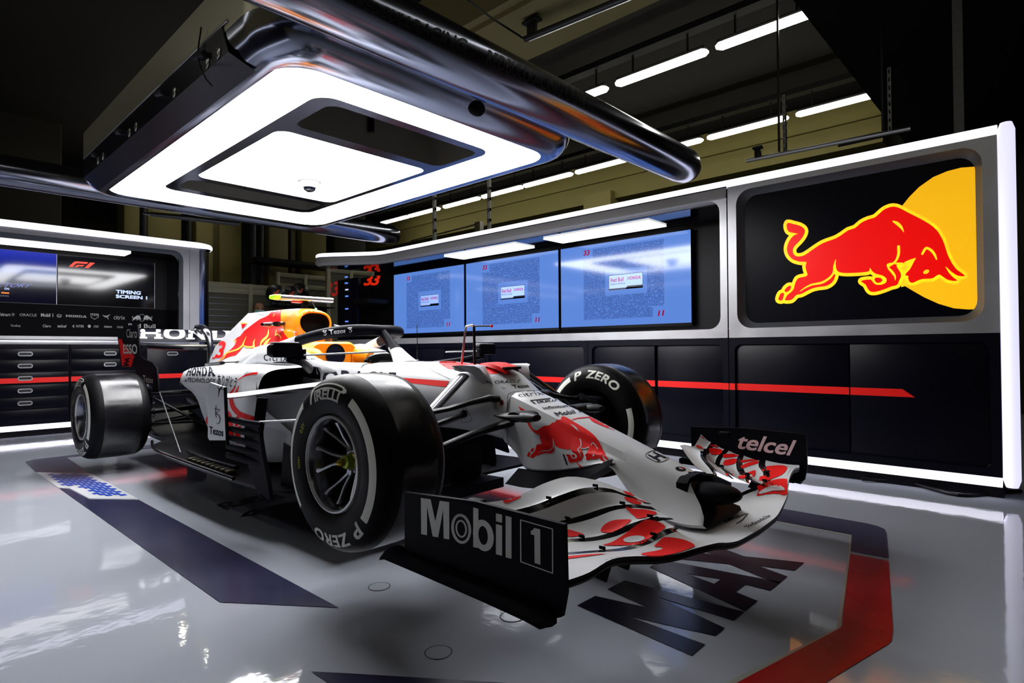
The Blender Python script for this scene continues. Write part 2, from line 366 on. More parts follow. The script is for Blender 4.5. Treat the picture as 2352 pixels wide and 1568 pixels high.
MAXL=[[[(0,0),(.112,0),(.193,0),(.314,0),(.352,1),(.262,1),(.24,.42),(.195,1),(.12,1),(.085,.45),(.043,1),(-.048,1)]],
 [[(.51,0),(.62,0),(.712,1),(.60,1),(.595,.80),(.50,.80),(.475,1),(.36,1)],[(.545,.32),(.52,.60),(.585,.60)]],
 [[(.66,0),(.80,0),(.835,.30),(.86,0),(.98,0),(.905,.52),(1.0,1),(.875,1),(.83,.72),(.79,1),(.688,1),(.765,.50)]]]
MAXL[0]=[[(0,0),(.112,0),(.155,.42),(.193,0),(.314,0),(.352,1),(.262,1),(.262,.38),(.19,1),(.118,1),(.052,.40),(.043,1),(-.048,1)]]
for G in MAXL:
    v,f=fill2d(G); append_mesh(fl,[(*mx(p),.0022) for p in v],f,FLK)
ptext(fl,'Red',[(497,1160),(640,1108),(664,1130),(520,1172)],FLK,.02,.002,0,maxe=9)
ptext(fl,'R',[(550,1188),(585,1160),(612,1168),(590,1182)],FLK,.02,.002,0,maxe=9)
pstroke(fl,[(533,1165),(600,1148),(665,1140)],1.5,FLK,.002,0,0,maxe=9)
for cx,cy,rx,ry,nm in ((871,1347,16,7.5,'beside the front right tyre shadow'),(1176,1416,18,8,'in front of the front wing end plate'),(1007,1498,21,10.5,'nearest the camera at bottom centre'),(251,1085.5,10,2.2,'near the rear right tyre')):
    c=onp(cx,cy,2,0); o=MB().lathe([(.001,0),(.0415,0)],(0,0,.0012),FLO,32,'z').lathe([(.0405,0),(.044,0)],(0,0,.0014),BLK,32,'z').build('floor_socket_cap'); o.location=(c.x,c.y,0)
    tag(o,'round grey cap in the floor '+nm,'floor cap')
# ceiling and shell --------------------------------------------------------------
struct(MB().bb(-16,5,-7,12,5.2,5.4,CEIL).build('ceiling',flat=True))
struct(MB().bb(-16,-15.8,-7,12,0,5.2,OLIVD).build('wall_back',flat=True))
struct(MB().bb(-16,5,-5.2,-5,0,5.2,OLIVB).build('wall_near',flat=True))
NY=-2.75  # added unseen wall unit, its tubes and strips brighten the near side
nw=MB().bb(-6.4,.6,NY-.5,NY-.02,.14,2.28,NAVYF).bb(-6.3,.5,NY-.03,NY-.01,1.15,2.2,BLK).bb(-6.4,.6,NY-.03,NY-.008,.15,1.03,NAVY).bb(-6.4,.6,NY-.5,NY-.1,0,.14,BLK)
NL=mat('added_tube_light',(1,1,1),.5,emit=(.9,.92,1),es=2.5)
nw.tube([(-6.4,NY,2.31),(.6,NY,2.31)],.034,NL,12).tube([(-6.4,NY,.107),(.6,NY,.107)],.030,NL,12)
for x0,x1 in ((-5.9,-4.2),(-3.9,-2.2),(-1.9,-.2)): nw.bb(x0,x1,NY-.45,NY-.08,2.29,2.30,STRIP)
struct(nw.build('wall_side_added'))
wr=MB().bb(-16,5,8.9,9.1,0,5.2,OLIVD).bb(-15.8,.0,8.45,8.9,4.15,5.0,OLIVE).bb(-15.8,.0,8.38,8.9,4.55,4.72,OLIVE)
wr.bb(-5.6,-4.9,8.3,8.9,3.0,4.3,OLIVE); struct(wr.build('wall_right',flat=True))
struct(MB().bb(4.8,5,-7,12,0,5.2,BLK).build('wall_front',flat=True))
struct(MB().bb(-15.8,.3,1.95,2.95,4.3,4.85,OLIVB).bb(-15.8,.3,2.05,2.2,4.25,4.32,OLIVB).build('beam_trim_1',flat=True)).name='trim_1'
struct(MB().bb(.32,2.4,2.2,8.9,4.0,5.2,BLK).build('trim_2',flat=True))
# olive columns and pipes behind the back partition
xs=-9.6
for k,(ya,yb,mt) in enumerate([(-2.2,-.2,OLIVD),(.62,.86,OLIVE),(1.0,1.55,OLIVE),(1.75,2.05,OLIVE),(2.2,2.62,OLIVE),(3.1,3.5,OLIVB),(3.62,3.72,OLIVE),(3.78,4.35,OLIVE),(4.6,5.4,OLIVD)]):
    o=MB().bb(xs-.4+(.1 if k%2 else 0),xs+(.12 if k%2 else 0),ya,yb,0,4.6,mt,.03).build('trim_%d'%(k+3)); struct(o)
for ya,r in ((.92,.05),(2.78,.07),(2.95,.05),(1.64,.04),(3.56,.03)):
    o=MB().tube([(xs+.1,ya,0),(xs+.1,ya,4.6)],r,DARKM,12,up=(1,0,0)).build('pipe')
    tag(o,'dark vertical pipe between the olive columns behind the workshop','pipe','dark vertical pipes behind the workshop')
# vertical perforated strut and other hung metalwork
def perf(name,x,y,z0,z1,w=.045,n=9,mt=None):
    b=MB(); mt=mt or STEEL; b.bb(x-w/2,x-w/2+.008,y-.02,y+.02,z0,z1,mt); b.bb(x+w/2-.008,x+w/2,y-.02,y+.02,z0,z1,mt)
    for i in range(n+1):
        z=z0+(z1-z0)*i/n; b.bb(x-w/2,x+w/2,y-.019,y+.019,max(z0,z-.02),min(z1,z+.02),mt)
    return b
GALV=mat('galvanised',(.30,.30,.28),.5,metal=.7,noise=(20,.1,.3))
p=[(562,0,0)]
for px,py,q,lab in ((1124,540,4.0,'bright perforated steel strut hanging beside the end of the rear boom'),(998,540,3.4,'perforated steel strut hanging right at the rear boom end')):
    a=onp(px,py,1,q); o=perf('hanging_strut',a.x,q,a.z-.25,4.6,.05,14,GALV).build('hanging_strut'); tag(o,lab,'strut')
a=onp(2204,300,1,3.2); o=MB().bb(a.x-.03,a.x+.03,3.17,3.23,2.1,4.0,mat('speckled_zinc',(.09,.09,.08),.5,metal=.5,noise=(30,.2,.8))).build('hanging_strut'); tag(o,'speckled galvanised strut rising behind the bull sign unit at far right','strut')
# conduit rail above the sign with hangers
a=onp(1715,369,1,4.2); b=onp(2092,294,1,4.2)
t=empty('conduit_rail',(a.x,4.2,a.z),'long steel conduit rail hung above the bull sign unit','rail')
def child(mb,name,par,**k):
    L=par.location; return mb.build(name,par,(-L.x,-L.y,-L.z),**k)
child(MB().tube([a,b],.022,STEEL,10).bb(b.x-.6,b.x,4.22,4.24,b.z-.02,b.z+.0,DARKM),'rail',t)
child(MB().box((a.x+.12,4.2,a.z+.05),(.06,.05,.09),DARKM,.005).box((a.x+.12,4.2,a.z+.11),(.10,.06,.025),DARKM,.004),'clamp',t)
for px,py in ((1803,352),(2045,305)):
    c=onp(px,py,1,4.2); child(perf('x',c.x,4.2,c.z,c.z+.6,.03,8,GALV).bb(c.x-.07,c.x-.05,4.2,4.22,c.z,4.6,DARKM),'hanger',t)
a=onp(1205,90,2,4.1); b=onp(1520,-40,2,4.1)
t=empty('conduit_rail',a[:],'dark conduit rail with a beam clamp under the concrete beam at top','rail')
child(MB().tube([a,b],.03,DARKM,10).tube([a+Vector((0,.07,.02)),b+Vector((0,.07,.02))],.016,STEEL,8),'rail',t)
c=onp(1222,62,2,4.2); child(MB().bb(c.x-.05,c.x+.05,c.y-.03,c.y+.03,c.z-.1,c.z+.04,DARKM,.01).bb(c.x-.1,c.x+.1,c.y-.05,c.y+.05,c.z+.04,c.z+.07,DARKM,.01),'clamp',t)
o=MB().tube([onp(1068,-6,2,4.0),onp(1130,42,2,4.05),onp(1200,87,2,4.1)],.010,BLK,8).build('cable'); tag(o,'thin black cable slanting to the conduit at the top','cable')
# background clutter of the next bay, behind the screens
o=MB().bb(-8.6,-4.2,7.0,7.2,3.05,3.12,DARKM).bb(-8.6,-4.2,7.0,7.2,3.35,3.4,DARKM)
for xx in (-8.5,-4.3): o.bb(xx,xx+.07,7.0,7.1,0,3.4,DARKM)
tag(o.build('storage_rack'),'dark metal storage rack in the neighbouring bay','rack')
o=MB().bb(-6.2,-6.05,5.6,5.7,0,3.4,STEEL).tube([(-8.2,5.6,3.3),(-6.1,5.6,3.35)],.015,STEEL).tube([(-8.2,5.6,3.0),(-6.1,5.6,3.05)],.012,STEEL); tag(o.build('scaffold_frame'),'thin steel frame seen past the end of the rear boom','frame')
# fluorescent luminaires ------------------------------------------------------
def lum(x0,x1,y,z,lab,grp,fm=None):
    t=empty('ceiling_light',((x0+x1)/2,y,z),lab,'ceiling light',grp); L=(x1-x0)/2
    MB().loft([[(s*a,b*k,c*k-.02*(1-k)) for b,c in ((-.065,0),(-.05,-.05),(0,-.065),(.05,-.05),(.065,0))] for s,a,k in ((-1,L,.5),(-1,L-.05,1),(1,L-.05,1),(1,L,.5))],fm or FLUO).build('diffuser',t)
    MB().bb(-L+.02,L-.02,-.05,.05,.002,.05,DARKM,.01).bb(-L*.6-.01,-L*.6+.01,-.01,.01,.05,.3,DARKM).bb(L*.6-.01,L*.6+.01,-.01,.01,.05,.3,DARKM).build('housing',t)
zf=4.5
def row(pairs,grp,labs,yy):
    for (a,b,c,d),lab in zip(pairs,labs):
        p=onp(a,b,2,zf); q=onp(c,d,2,zf); lum(min(p.x,q.x),max(p.x,q.x),yy,zf,lab,grp)
ya=sum(onp(x,y,2,zf).y for x,y in ((1645,105),(1883,20),(1415,190)))/3
yb=sum(onp(x,y,2,zf).y for x,y in ((1830,262),(2027,210),(1320,393)))/3
row([(1645,105,1883,20),(1415,190,1628,115),(1290,250,1401,201)],'upper row of ceiling lights',['lit fluorescent fitting nearest the top right corner','lit fluorescent fitting, second from the right in the upper row','lit fluorescent fitting mostly hidden behind the front boom'],ya)
row([(1830,262,2027,210),(1628,316,1812,267),(1462,358,1615,318),(1320,393,1440,363),(1200,424,1312,395),(1098,448,1195,424),(1012,472,1095,450),(932,493,1005,475),(870,510,930,493)],'lower row of ceiling lights',
 ['lit fluorescent fitting, rightmost of the lower row','lit fluorescent fitting, second from the right in the lower row','lit fluorescent fitting half hidden behind the front boom tip','long lit fluorescent fitting just left of the front boom','lit fluorescent fitting above the middle screens','lit fluorescent fitting with a strut hanging before its right part','lit fluorescent fitting over the left screen','small lit fluorescent fitting above the rear boom end','tiny lit fluorescent fitting touching the canopy edge'],yb)
struct(MB().bb(-15,.3,ya-.08,ya+.08,4.78,4.86,DARKM).bb(-15,.3,yb-.08,yb+.08,4.78,4.86,DARKM).build('trim_20',flat=True))
# added unseen light rows brightening the floor, the car front and the columns
for yy,xs_ in ((-3.5,(-5.2,-3.8,-2.4,-1.0,.4,1.8,3.2)),(-.8,(.9,2.3,3.7)),(1.9,(1.3,2.7,4.0,-7.2,-8.8,-10.4,-12.0))):
    for x in xs_: lum(x-.6,x+.6,yy,4.5,'added unseen fluorescent fitting above the canopy and near side, for extra light','added unseen ceiling lights',FLUN if x>-6 else FLUO)
# ------------------------------------------------------------------ helper: frame face with rounded opening and sloping reveal
def uframe(b,U,x0,x1,z0,z1,hx0,hx1,hz0,hz1,r,d,inset,mf,mb,th=.0,n=6):
    """U(u,v,depth)->point. face at depth 0, opening reveals back by d"""
    hole=rrect(hx0,hx1,hz0,hz1,r,n); hin=rrect(hx0+inset,hx1-inset,hz0+inset,hz1-inset,max(.01,r-inset*.4),n)
    v,f=fill2d([[(x0,z0),(x1,z0),(x1,z1),(x0,z1)],hole]); b.add([U(p[0],p[1],0) for p in v],f,mf)
    mid=rrect(hx0+inset*.25,hx1-inset*.25,hz0+inset*.25,hz1-inset*.25,r-.01,n)
    b.loft([[U(*p,0) for p in hole],[U(*p,d*.45) for p in mid],[U(*p,d) for p in hin]],mb,True,False)
    return hin
UR=lambda u,v,d:(u,WY+d,v)
# ---- sign unit
sg=empty('sign_unit',(.87,WY,0),'tall grey framed wall unit with backlit red bull sign at right','sign unit')
b=MB(); uframe(b,UR,.004,1.722,1.04,2.279,.074,1.647,1.115,2.235,.115,.085,.05,ALU,ALUD)
b.bb(.004,1.722,WY+.09,WY+.55,1.045,2.3,BLK); child(b,'frame',sg,ang=30)
PANEL=mat('sign_panel',(.001,.0015,.005),.3,spec=.12)
sp=MB().bb(.11,1.66,WY+.075,WY+.089,1.13,2.21,PANEL); sp=sp.build('sign_panel',None,flat=True)
SY=mat('sign_yellow',(.9,.5,.01),.3,emit=(1,.50,.004),es=.75); SYO=mat('sign_outline',(.9,.6,.02),.3,emit=(1,.56,.01),es=.85); SR=mat('sign_red',(.8,.0,.0),.3,emit=(1,.0,.0),es=.62)
S=lambda p:(p[0]/3.1277+1600,p[1]/3.1277+250)
ppoly(sp,[[S(p) for p in [(1400,900),(1480,692),(1530,630),(1600,560),(1700,490),(1800,448),(1900,422),(2015,414),(2025,1438),(1950,1440),(1850,1432),(1740,1400),(1640,1355),(1560,1310),(1485,1265),(1440,1200)]]],SY,.001,0,maxe=9)
for bp in BULL: 
    t=stroke([S(p) for p in crom(bp,2,True)],48/3.13,True); paint(sp,t,SYO,.0018,0,maxe=9)
ppoly(sp,[[S(p) for p in [(1440,1100),(1520,1090),(1590,1060),(1560,1180),(1540,1260),(1470,1280)]]],SYO,.0018,0,maxe=9)
for bp in BULL: ppoly(sp,[[S(p) for p in bp]],SR,.0028,0,2,maxe=9)
for pts,W in BULLD: pstroke(sp,[S(p) for p in pts],[w/3.13 for w in W],SYO,.0038,0,maxe=9)
ppoly(sp,[[S(p) for p in BULLEYE]],SYO,.0038,0,maxe=9)
for pts,W in (([(1500,1108),(1540,1092),(1575,1072)],[20,22,4]),([(1380,1140),(1375,1120),(1410,1110),(1480,1112)],[14,16,12,16])): pstroke(sp,[S(p) for p in pts],[w/3.13 for w in W],SYO,.0038,0,maxe=9)
sp.parent=sg; sp.location=-sg.location
# tube light round the right end of the wall
child(MB().tube([(1.765,WY+.02,.085),(1.765,WY+.02,.13),(1.765,WY+.02,2.30),(1.765,WY+.02,2.345)],[.030,.044,.044,.030],LILAC,14,up=(0,1,0)),'upright_light',sg)
child(MB().tube([(0.006,WY+.03,2.312),(1.722,WY+.03,2.312)],.034,LILACB,12),'top_light',sg)
# ---- screen unit
su=empty('screen_unit',(-2.6,WY,0),'long grey framed wall unit holding three blue screens','screen unit')
b=MB(); e0=(-5.05,WY); 
v,f=fill2d([[(-.006,1.04),(-.006,2.279),(-5.05,2.279),(-5.05,2.19),(-.165,2.19)]+[(-.165+.1*math.sin(a*PI/10),2.19-.1+.1*math.cos(a*PI/10)) for a in range(6)]+[(-.065-.1+.1*math.cos(a*PI/10),1.215-.1*math.sin(a*PI/10)) for a in range(6)]+[(-6.1,1.115),(-6.1,1.04)]])
b.add([UR(p[0],p[1],0) for p in v],f,ALU)
b.bb(-5.5,-.02,WY+.64,WY+.66,1.045,2.3,BLK); b.bb(-6.1,-.065,WY+.001,WY+.62,1.045,1.115,ALU)
child(b,'frame',su,ang=30)
rim=[(-.006,0),( -4.72,0),(-5.05,-.06),(-5.62,-.45),(-5.80,-.50),(-5.90,-.40),(-5.86,-.15),(-5.75,.25)]
rim=[tuple(c) for c in crom([(x,y) for x,y in rim[1:]],5)]; rim=[(-.006,0)]+rim
GLOSSB=mat('gloss_black',(.002,.003,.006),.06,spec=.7)
FASC=mat('fascia_grey',(.36,.35,.34),.4,metal=.3)
b=MB(); n=len(rim)
b.add([(x,WY+y,2.279) for x,y in rim]+[(x,WY+y-.015,2.20) for x,y in rim]+[(x,WY+y+.05,2.165) for x,y in rim],[(i,i+1,n+i+1,n+i) for i in range(n-1)]+[(n+i,n+i+1,2*n+i+1,2*n+i) for i in range(n-1)],FASC)
child(b,'fascia',su)
sof=rim+[(-5.6,.6),(-.006,.6)]; sof2=[(x,y+.04) for x,y in rim]+[(-5.6,.6),(-.006,.6)]
b=MB(); b.prism(sof2,lambda u,v,t:(u,WY+v,t),2.166,2.20,GLOSSB); b.bb(-.062,-.01,WY+.01,WY+.6,1.12,2.19,GLOSSB); b.prism(sof,lambda u,v,t:(u,WY+v,t),2.279,2.29,DARKM); child(b,'soffit',su,ang=20)
b=MB(); b.tube([(x,WY+y+.03,2.312) for x,y in rim],.034,LILACB,12); child(b,'top_light',su)
for x0,x1 in ((-2.11,-.82),(-3.77,-2.53)): child(MB().bb(x0,x1,WY+.16,WY+.50,2.150,2.164,STRIP),'strip_light',su)
child(MB().bb(-6.0,-5.5,WY+.64,WY+.66,1.12,2.16,BLK).bb(-5.9,-5.48,WY+.15,WY+.55,1.66,1.73,BLK,.01),'dark_shelf',su)
# lower cabinets right
def rcab(x0,x1,doors,lab):
    t=empty('storage_cabinet',((x0+x1)/2,WY,0),lab,'cabinet','navy cabinets along the right wall'); b=MB()
    uframe(b,UR,x0+.003,x1-.003,.14,1.036,x0+.05,x1-.05,.19,.985,.05,.03,.012,NAVYF,NAVYF); b.bb(x0+.003,x1-.003,WY+.05,WY+.6,.14,1.036,NAVYF)
    child(b,'body',t,ang=30)
    for a,c in doors:
        bb=MB().bb(a,c,WY+.020,WY+.045,.195,.98,NAVY,.004)
        L=max(a,-9); R=min(c,1.22)
        if R>L:
            if R<c: bb.prism([(L,.615),(R+.05,.615),(R-.02,.668),(L,.668)],lambda u,v,tt:(u,WY+tt,v),.0185,.02,STR)
            else: bb.bb(L,R,WY+.0185,WY+.0205,.615,.668,STR)
        child(bb,'door',t)
    for a,c in ((x0+.003,x0+.05),(x1-.05,x1-.003)):
        if c<1.3: child(MB().bb(a,c,WY-.0015,WY+.0005,.615,.668,STR),'stripe',t)
    child(MB().tube([(x0+.004,WY+.02,.107),(x1-.004,WY+.02,.107)],.030,LILACB,12),'bottom_light',t)
    child(MB().bb(x0,x1,WY+.08,WY+.5,0,.08,BLK).bb(x0,x1,WY+.05,WY+.5,.08,.14,BLK),'plinth',t)
    return t
xr=lambda px,py: onp(px,py,1,WY).x
a1=xr(1950,880); rcab(.0,1.722,[(.055,a1-.004),(a1+.004,1.665)],'navy cabinet below the bull sign, red stripe ending in a point')
a2=xr(1350,830); a3=xr(1505,850)
rcab(a2,0,[(a2+.055,a3-.015),(a3+.015,-.055)],'navy two-door cabinet between the bull sign cabinet and the far front tyre')
a4=xr(1115,830); rcab(a4,a2,[(a4+.055,a2-.055)],'navy cabinet behind the nose winglet of the car')
a5=a4-1.5; rcab(a5,a4,[(a5+.055,(a5+a4)/2-.004),((a5+a4)/2+.004,a4-.055)],'navy cabinet behind the far wing mirror of the car')
rcab(-6.1,a5,[(-6.05,a5-.055)],'navy cabinet hidden behind the car cockpit and air intake')
# black cable under the wall's bottom light
o=MB().tube([onp(1980,1100,2,.02),onp(2080,1106,2,.02),onp(2200,1136,2,.012),onp(2300,1130,2,.015),onp(2345,1128,2,.02)],.012,BLK,8,smooth=5).build('cable'); tag(o,'black cable lying on the floor below the bull sign unit','cable')
# ---- screens
def rows_mat(name,axis,bg,es,u0,u1,z0,z1,holes):
    m=bpy.data.materials.new(name); m.use_nodes=True; nt=m.node_tree; N=nt.nodes.new; Lk=nt.links.new
    b=nt.nodes['Principled BSDF']; b.inputs['Base Color'].default_value=(.01,.01,.02,1); b.inputs['Roughness'].default_value=.08
    g=N('ShaderNodeNewGeometry'); sx=N('ShaderNodeSeparateXYZ'); Lk(g.outputs['Position'],sx.inputs[0])
    def mth(op,a,c=None):
        k=N('ShaderNodeMath'); k.operation=op
        for i,q in enumerate((a,c)):
            if q is None: continue
            if isinstance(q,(int,float)): k.inputs[i].default_value=q
            else: Lk(q,k.inputs[i])
        return k.outputs[0]
    U,Zc=sx.outputs[axis],sx.outputs[2]
    rowf=mth('MULTIPLY',Zc,95); row=mth('FLOOR',rowf); inrow=mth('LESS_THAN',mth('FRACT',rowf),.55)
    cb=N('ShaderNodeCombineXYZ'); Lk(mth('MULTIPLY',U,70),cb.inputs[0]); Lk(mth('MULTIPLY',row,7.3),cb.inputs[1])
    n=N('ShaderNodeTexNoise'); n.inputs['Scale'].default_value=1; n.inputs['Detail'].default_value=2; Lk(cb.outputs[0],n.inputs['Vector'])
    ink=mth('MULTIPLY',inrow,mth('GREATER_THAN',n.outputs['Fac'],.43))
    def inb(a,c,d,e): return mth('MULTIPLY',mth('MULTIPLY',mth('GREATER_THAN',U,a),mth('LESS_THAN',U,c)),mth('MULTIPLY',mth('GREATER_THAN',Zc,d),mth('LESS_THAN',Zc,e)))
    ink=mth('MULTIPLY',ink,inb(u0,u1,z0,z1))
    for h in holes: ink=mth('MULTIPLY',ink,mth('SUBTRACT',1,inb(*h)))
    mx_=N('ShaderNodeMix'); mx_.data_type='RGBA'; Lk(ink,mx_.inputs[0]); mx_.inputs[6].default_value=(*bg,1); mx_.inputs[7].default_value=(bg[0]*.22,bg[1]*.25,bg[2]*.40,1)
    Lk(mx_.outputs[2],b.inputs['Emission Color']); b.inputs['Emission Strength'].default_value=es; return m
SCY=WY+.56
scr=[((905,608,1066,752),'left','leftmost blue screen on the right wall, smallest in view'),((1071,594,1283,750),'mid','middle blue screen between the other two on the right wall'),((1289,560,1588,732),'right','rightmost blue screen on the right wall, beside the bull sign unit')]
for (xa,ya_,xb,yb_),nm,lab in scr:
    p=onp(xa,yb_,1,SCY); q=onp(xb,yb_ if nm!='right' else 731,1,SCY); p2=onp(xb,(ya_ if nm=='left' else ya_)-(0),1,SCY); tl=onp(xa,ya_,1,SCY)
    z0=1.205; z1=2.10; x0,x1=p.x,q.x; W=x1-x0; H=z1-z0
    u0,u1=x0+.20*W,x0+.82*W
    m=rows_mat('screen_blue_'+nm,0,(.13,.30,.86),.80,u0,u1,z0+.08*H,z1-.06*H,[(x0+.38*W,x0+.70*W,z0+.36*H,z0+.66*H),(u0-.1,u0+.08*W,z1-.16*H,z1),(u1-.08*W,u1+.1,z0,z0+.2*H)])
    t=empty('display_screen',((x0+x1)/2,SCY,z0),lab,'screen','blue screens on the right wall')
    child(MB().bb(x0-.006,x1+.006,SCY+.002,SCY+.05,z0-.03,z1+.012,BLK,.003),'bezel',t)
    so=MB().bb(x0,x1,SCY,SCY+.004,z0,z1,m).build('display',None,flat=True)
    def wq(a,c,d,e): # a..c across, d..e up (0..1)
        return lambda pt:(x0+W*(a+(c-a)*pt[0]),SCY-.0012,z0+H*(d+(e-d)*pt[1]))
    DK=mat('screen_ink',(.01,.01,.03),.3); 
    SCR=mat('screen_red_ink',(.3,.0,.05),.3,emit=(.45,.0,.06),es=.5); SWH=mat('screen_pale',(.3,.4,.9),.3,emit=(.27,.42,.95),es=.85)
    for s_,rg,mm,bo in (('33',(.20,.255,.875,.94),SCR,.03),('11',(.775,.82,.085,.15),SCR,.04)):
        t2=text2d(s_,bo,.9,.15); fn=wq(*rg); flat(so,t2,lambda u,v:fn((u,v)),mm)
    fn=wq(.41,.67,.42,.60); fr=[((0,0),(1,0)),((1,0),(1,1)),((1,1),(0,1)),((0,1),(0,0))]
    flat(so,([(0,0),(1,0),(1,1),(0,1)],[(0,1,2,3)]),lambda u,v:(fn((u,v))[0],SCY-.0006,fn((u,v))[2]),SWH)
    for c in (((0,0),(1,0),(1,.10),(0,.10)),((.5,0),(1,0),(1,.2),(.55,.2)),((0,0),(.012,0),(.012,1),(0,1)),((.988,0),(1,0),(1,1),(.988,1)),((0,.97),(1,.97),(1,1),(0,1))): flat(so,(list(c),[(0,1,2,3)]),lambda u,v:fn((u,v)),DK)
    for s_,rg,mm,bo in (('Red Bull',(.425,.525,.515,.565),SCR,.02),('RACING',(.425,.535,.48,.50),DK,0)):
        f3=wq(*rg); t2=text2d(s_,bo,1,0); flat(so,t2,lambda u,v:f3((u,v)),mm)
    f3=wq(.555,.655,.525,.56); flat(so,slab('HONDA'),lambda u,v:f3((u,v)),SCR)
    so.parent=t; so.location=-t.location
# red 33 neon and rack behind
o=MB().bb(-6.9,-5.5,WY+.60,WY+.62,1.125,2.14,BLK).build('number_sign',None,flat=True)
NEO=mat('neon_red',(.8,.02,.0),.4,emit=(1,.03,.005),es=.5)
ptext(o,'33',[(838,630),(874,629),(872,655),(835,656)],NEO,.05,.003,0,.85,.2,maxe=9); tag(o,'glowing red 33 on a black panel left of the blue screens','sign')
t=empty('server_rack',(-6.0,WY+.4,0),'narrow rack with small blue lamps left of the glowing red 33','rack')
child(MB().bb(-6.6,-6.02,WY+.3,WY+.37,1.12,2.1,NAVYF,.01),'case',t)
BL=mat('lamp_blue',(.1,.2,.9),.4,emit=(.15,.35,1),es=.8); BW=mat('lamp_pale',(.5,.5,.6),.4,emit=(.7,.75,1),es=.8)
for px,py,m in ((795,636,BL),(795,650,BL),(796,665,BW),(796,680,BL),(796,709,BL),(796,738,BL)):
    c=onp(px,py,1,WY+.29); child(MB().bb(c.x-.035,c.x+.035,WY+.285,WY+.3,c.z-.010,c.z+.010,m),'lamp',t)
# ------------------------------------------------------------------ back (left) unit
UL=lambda u,v,d:(WX-d,u,v)
bu=empty('screen_unit',(WX,-1,0),'grey framed wall unit with black screens and sponsor panel at left','screen unit')
b=MB(); uframe(b,UL,-3.6,.676,1.045,2.36,-3.5,.60,1.095,2.29,.12,.06,.05,ALU,ALUD)
child(b,'frame',bu,ang=30)
child(MB().bb(WX-.5,WX-.06,-3.5,.62,2.235,2.30,GLOSSB).bb(WX-.5,WX-.05,.55,.66,1.1,2.3,GLOSSB).bb(WX-.56,WX-.5,-3.6,.66,1.05,2.36,BLK),'recess',bu,flat=True)
child(MB().bb(WX-.5,WX+.01,-3.6,.676,1.045,1.095,ALU,.005).bb(WX-.5,WX-.02,-3.6,.6,1.096,1.14,ALU),'ledge',bu)
path=[(WX+.0,-3.6),(WX,.66),(WX-.0,.80),(WX-.07,.93),(WX-.2,1.0),(WX-.4,1.02)]
path=[path[0]]+crom(path[1:],5)
child(MB().tube([(x,y,2.392) for x,y in path],.038,LILACB,12),'top_light',bu)
child(MB().bb(WX-.40,WX-.1,-3.4,.02,2.205,2.234,STRIP),'strip_light',bu)
child(MB().lathe([(.17,.018),(.17,1.3),(.2,1.33),(.001,1.33)],(WX-.2,.81,1.03),CHROM,24,'z').bb(WX-.4,WX,.68,.80,1.03,2.35,ALU).bb(WX-.45,WX-.2,.70,.97,0,1.03,NAVYF),'end_column',bu)
LP=mat('logo_panel',(.0008,.001,.002),.5,spec=.05)
XP=WX-.46
lp=MB().bb(XP-.01,XP,-3.4,.55,1.13,1.53,LP).build('sponsor_panel',None,flat=True)
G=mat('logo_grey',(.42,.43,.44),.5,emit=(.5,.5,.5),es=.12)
for s,x0,y0,x1,y1,bo,sk in (('Walmart',-8,718,24,725,.015,0),('ORACLE',45,719.5,84,725.5,.0,0),('Mobil 1',94,719,122,727,.02,0),('Esso',131,722,140,728,.0,0),('citrix',261,724,287,733,0,0),('TheraBody',24,745,47,751,0,0),('Claro',98,745,117,751,.01,0),('telcel',132,745,153,751.5,.03,.3),('INTER',175,746,193,751.5,.01,0),('AT&T',215,747,227,752,.01,0),('SIEMENS',239,748,257,752,.02,0),('OURA',269,748.5,286,753,0,0),('Red Bull',295,742.5,357,752,.03,0)):
    dy=(x1-x0)*.03
    ptext(lp,s,[(x0,y0),(x1,y0+dy),(x1,y1+dy),(x0,y1)],G,bo,.002,0,1,sk,maxe=9)
paint(lp,mapv(slab('HONDA'),hom([(151,722.5),(199,724.5),(199,729.5),(151,727.5)])),G,.002,0,maxe=9)
pstroke(lp,[(208,720),(226,721),(226,728),(217,733),(209,728),(208,720)],1,G,.002,0,0,maxe=9); ptext(lp,'TAG',[(210,721.5),(225,722),(225,725.5),(210,725)],G,.02,.002,0,maxe=9)
pstroke(lp,[(236,724),(243,727),(249,724.5),(252,722)],[1,4,2.4,1],G,.002,0,maxe=9); pstroke(lp,[(243,726),(247,729),(249,733)],[3,2,1],G,.002,0,maxe=9)
pstroke(lp,[(131,725),(133,722),(136,721.5),(140,722.5),(141.5,725),(139,728),(135,728.4),(132,727.5)],.8,G,.002,0,0,True,maxe=9)
for k in range(6): a=k*PI/3; pstroke(lp,[(30+1.5*math.cos(a),722+1.5*math.sin(a)),(30+3.6*math.cos(a),722+3.6*math.sin(a))],1,G,.002,0,0,maxe=9)
ppoly(lp,[[(205+3.6*math.cos(a*PI/8),749+3.6*math.sin(a*PI/8)) for a in range(16)],[(166,749),(170,745),(170,753)]],G,.002,0,maxe=9)
sb=lambda mir:(lambda p:((326-24+ (p[0]-570)/1358*23) if not mir else (326+25-(p[0]-570)/1358*23), 723.5+(p[1]-700)/675*13))
for mir in (0,1):
    for bp in BULL[:1]: ppoly(lp,[[sb(mir)(p) for p in bp]],G,.0025,0,maxe=9)
pstroke(lp,[(326+7*math.cos(a*PI/12),729.5+8*math.sin(a*PI/12)) for a in range(24)],.8,G,.002,0,0,True,maxe=9)
lp.parent=bu; lp.location=-bu.location
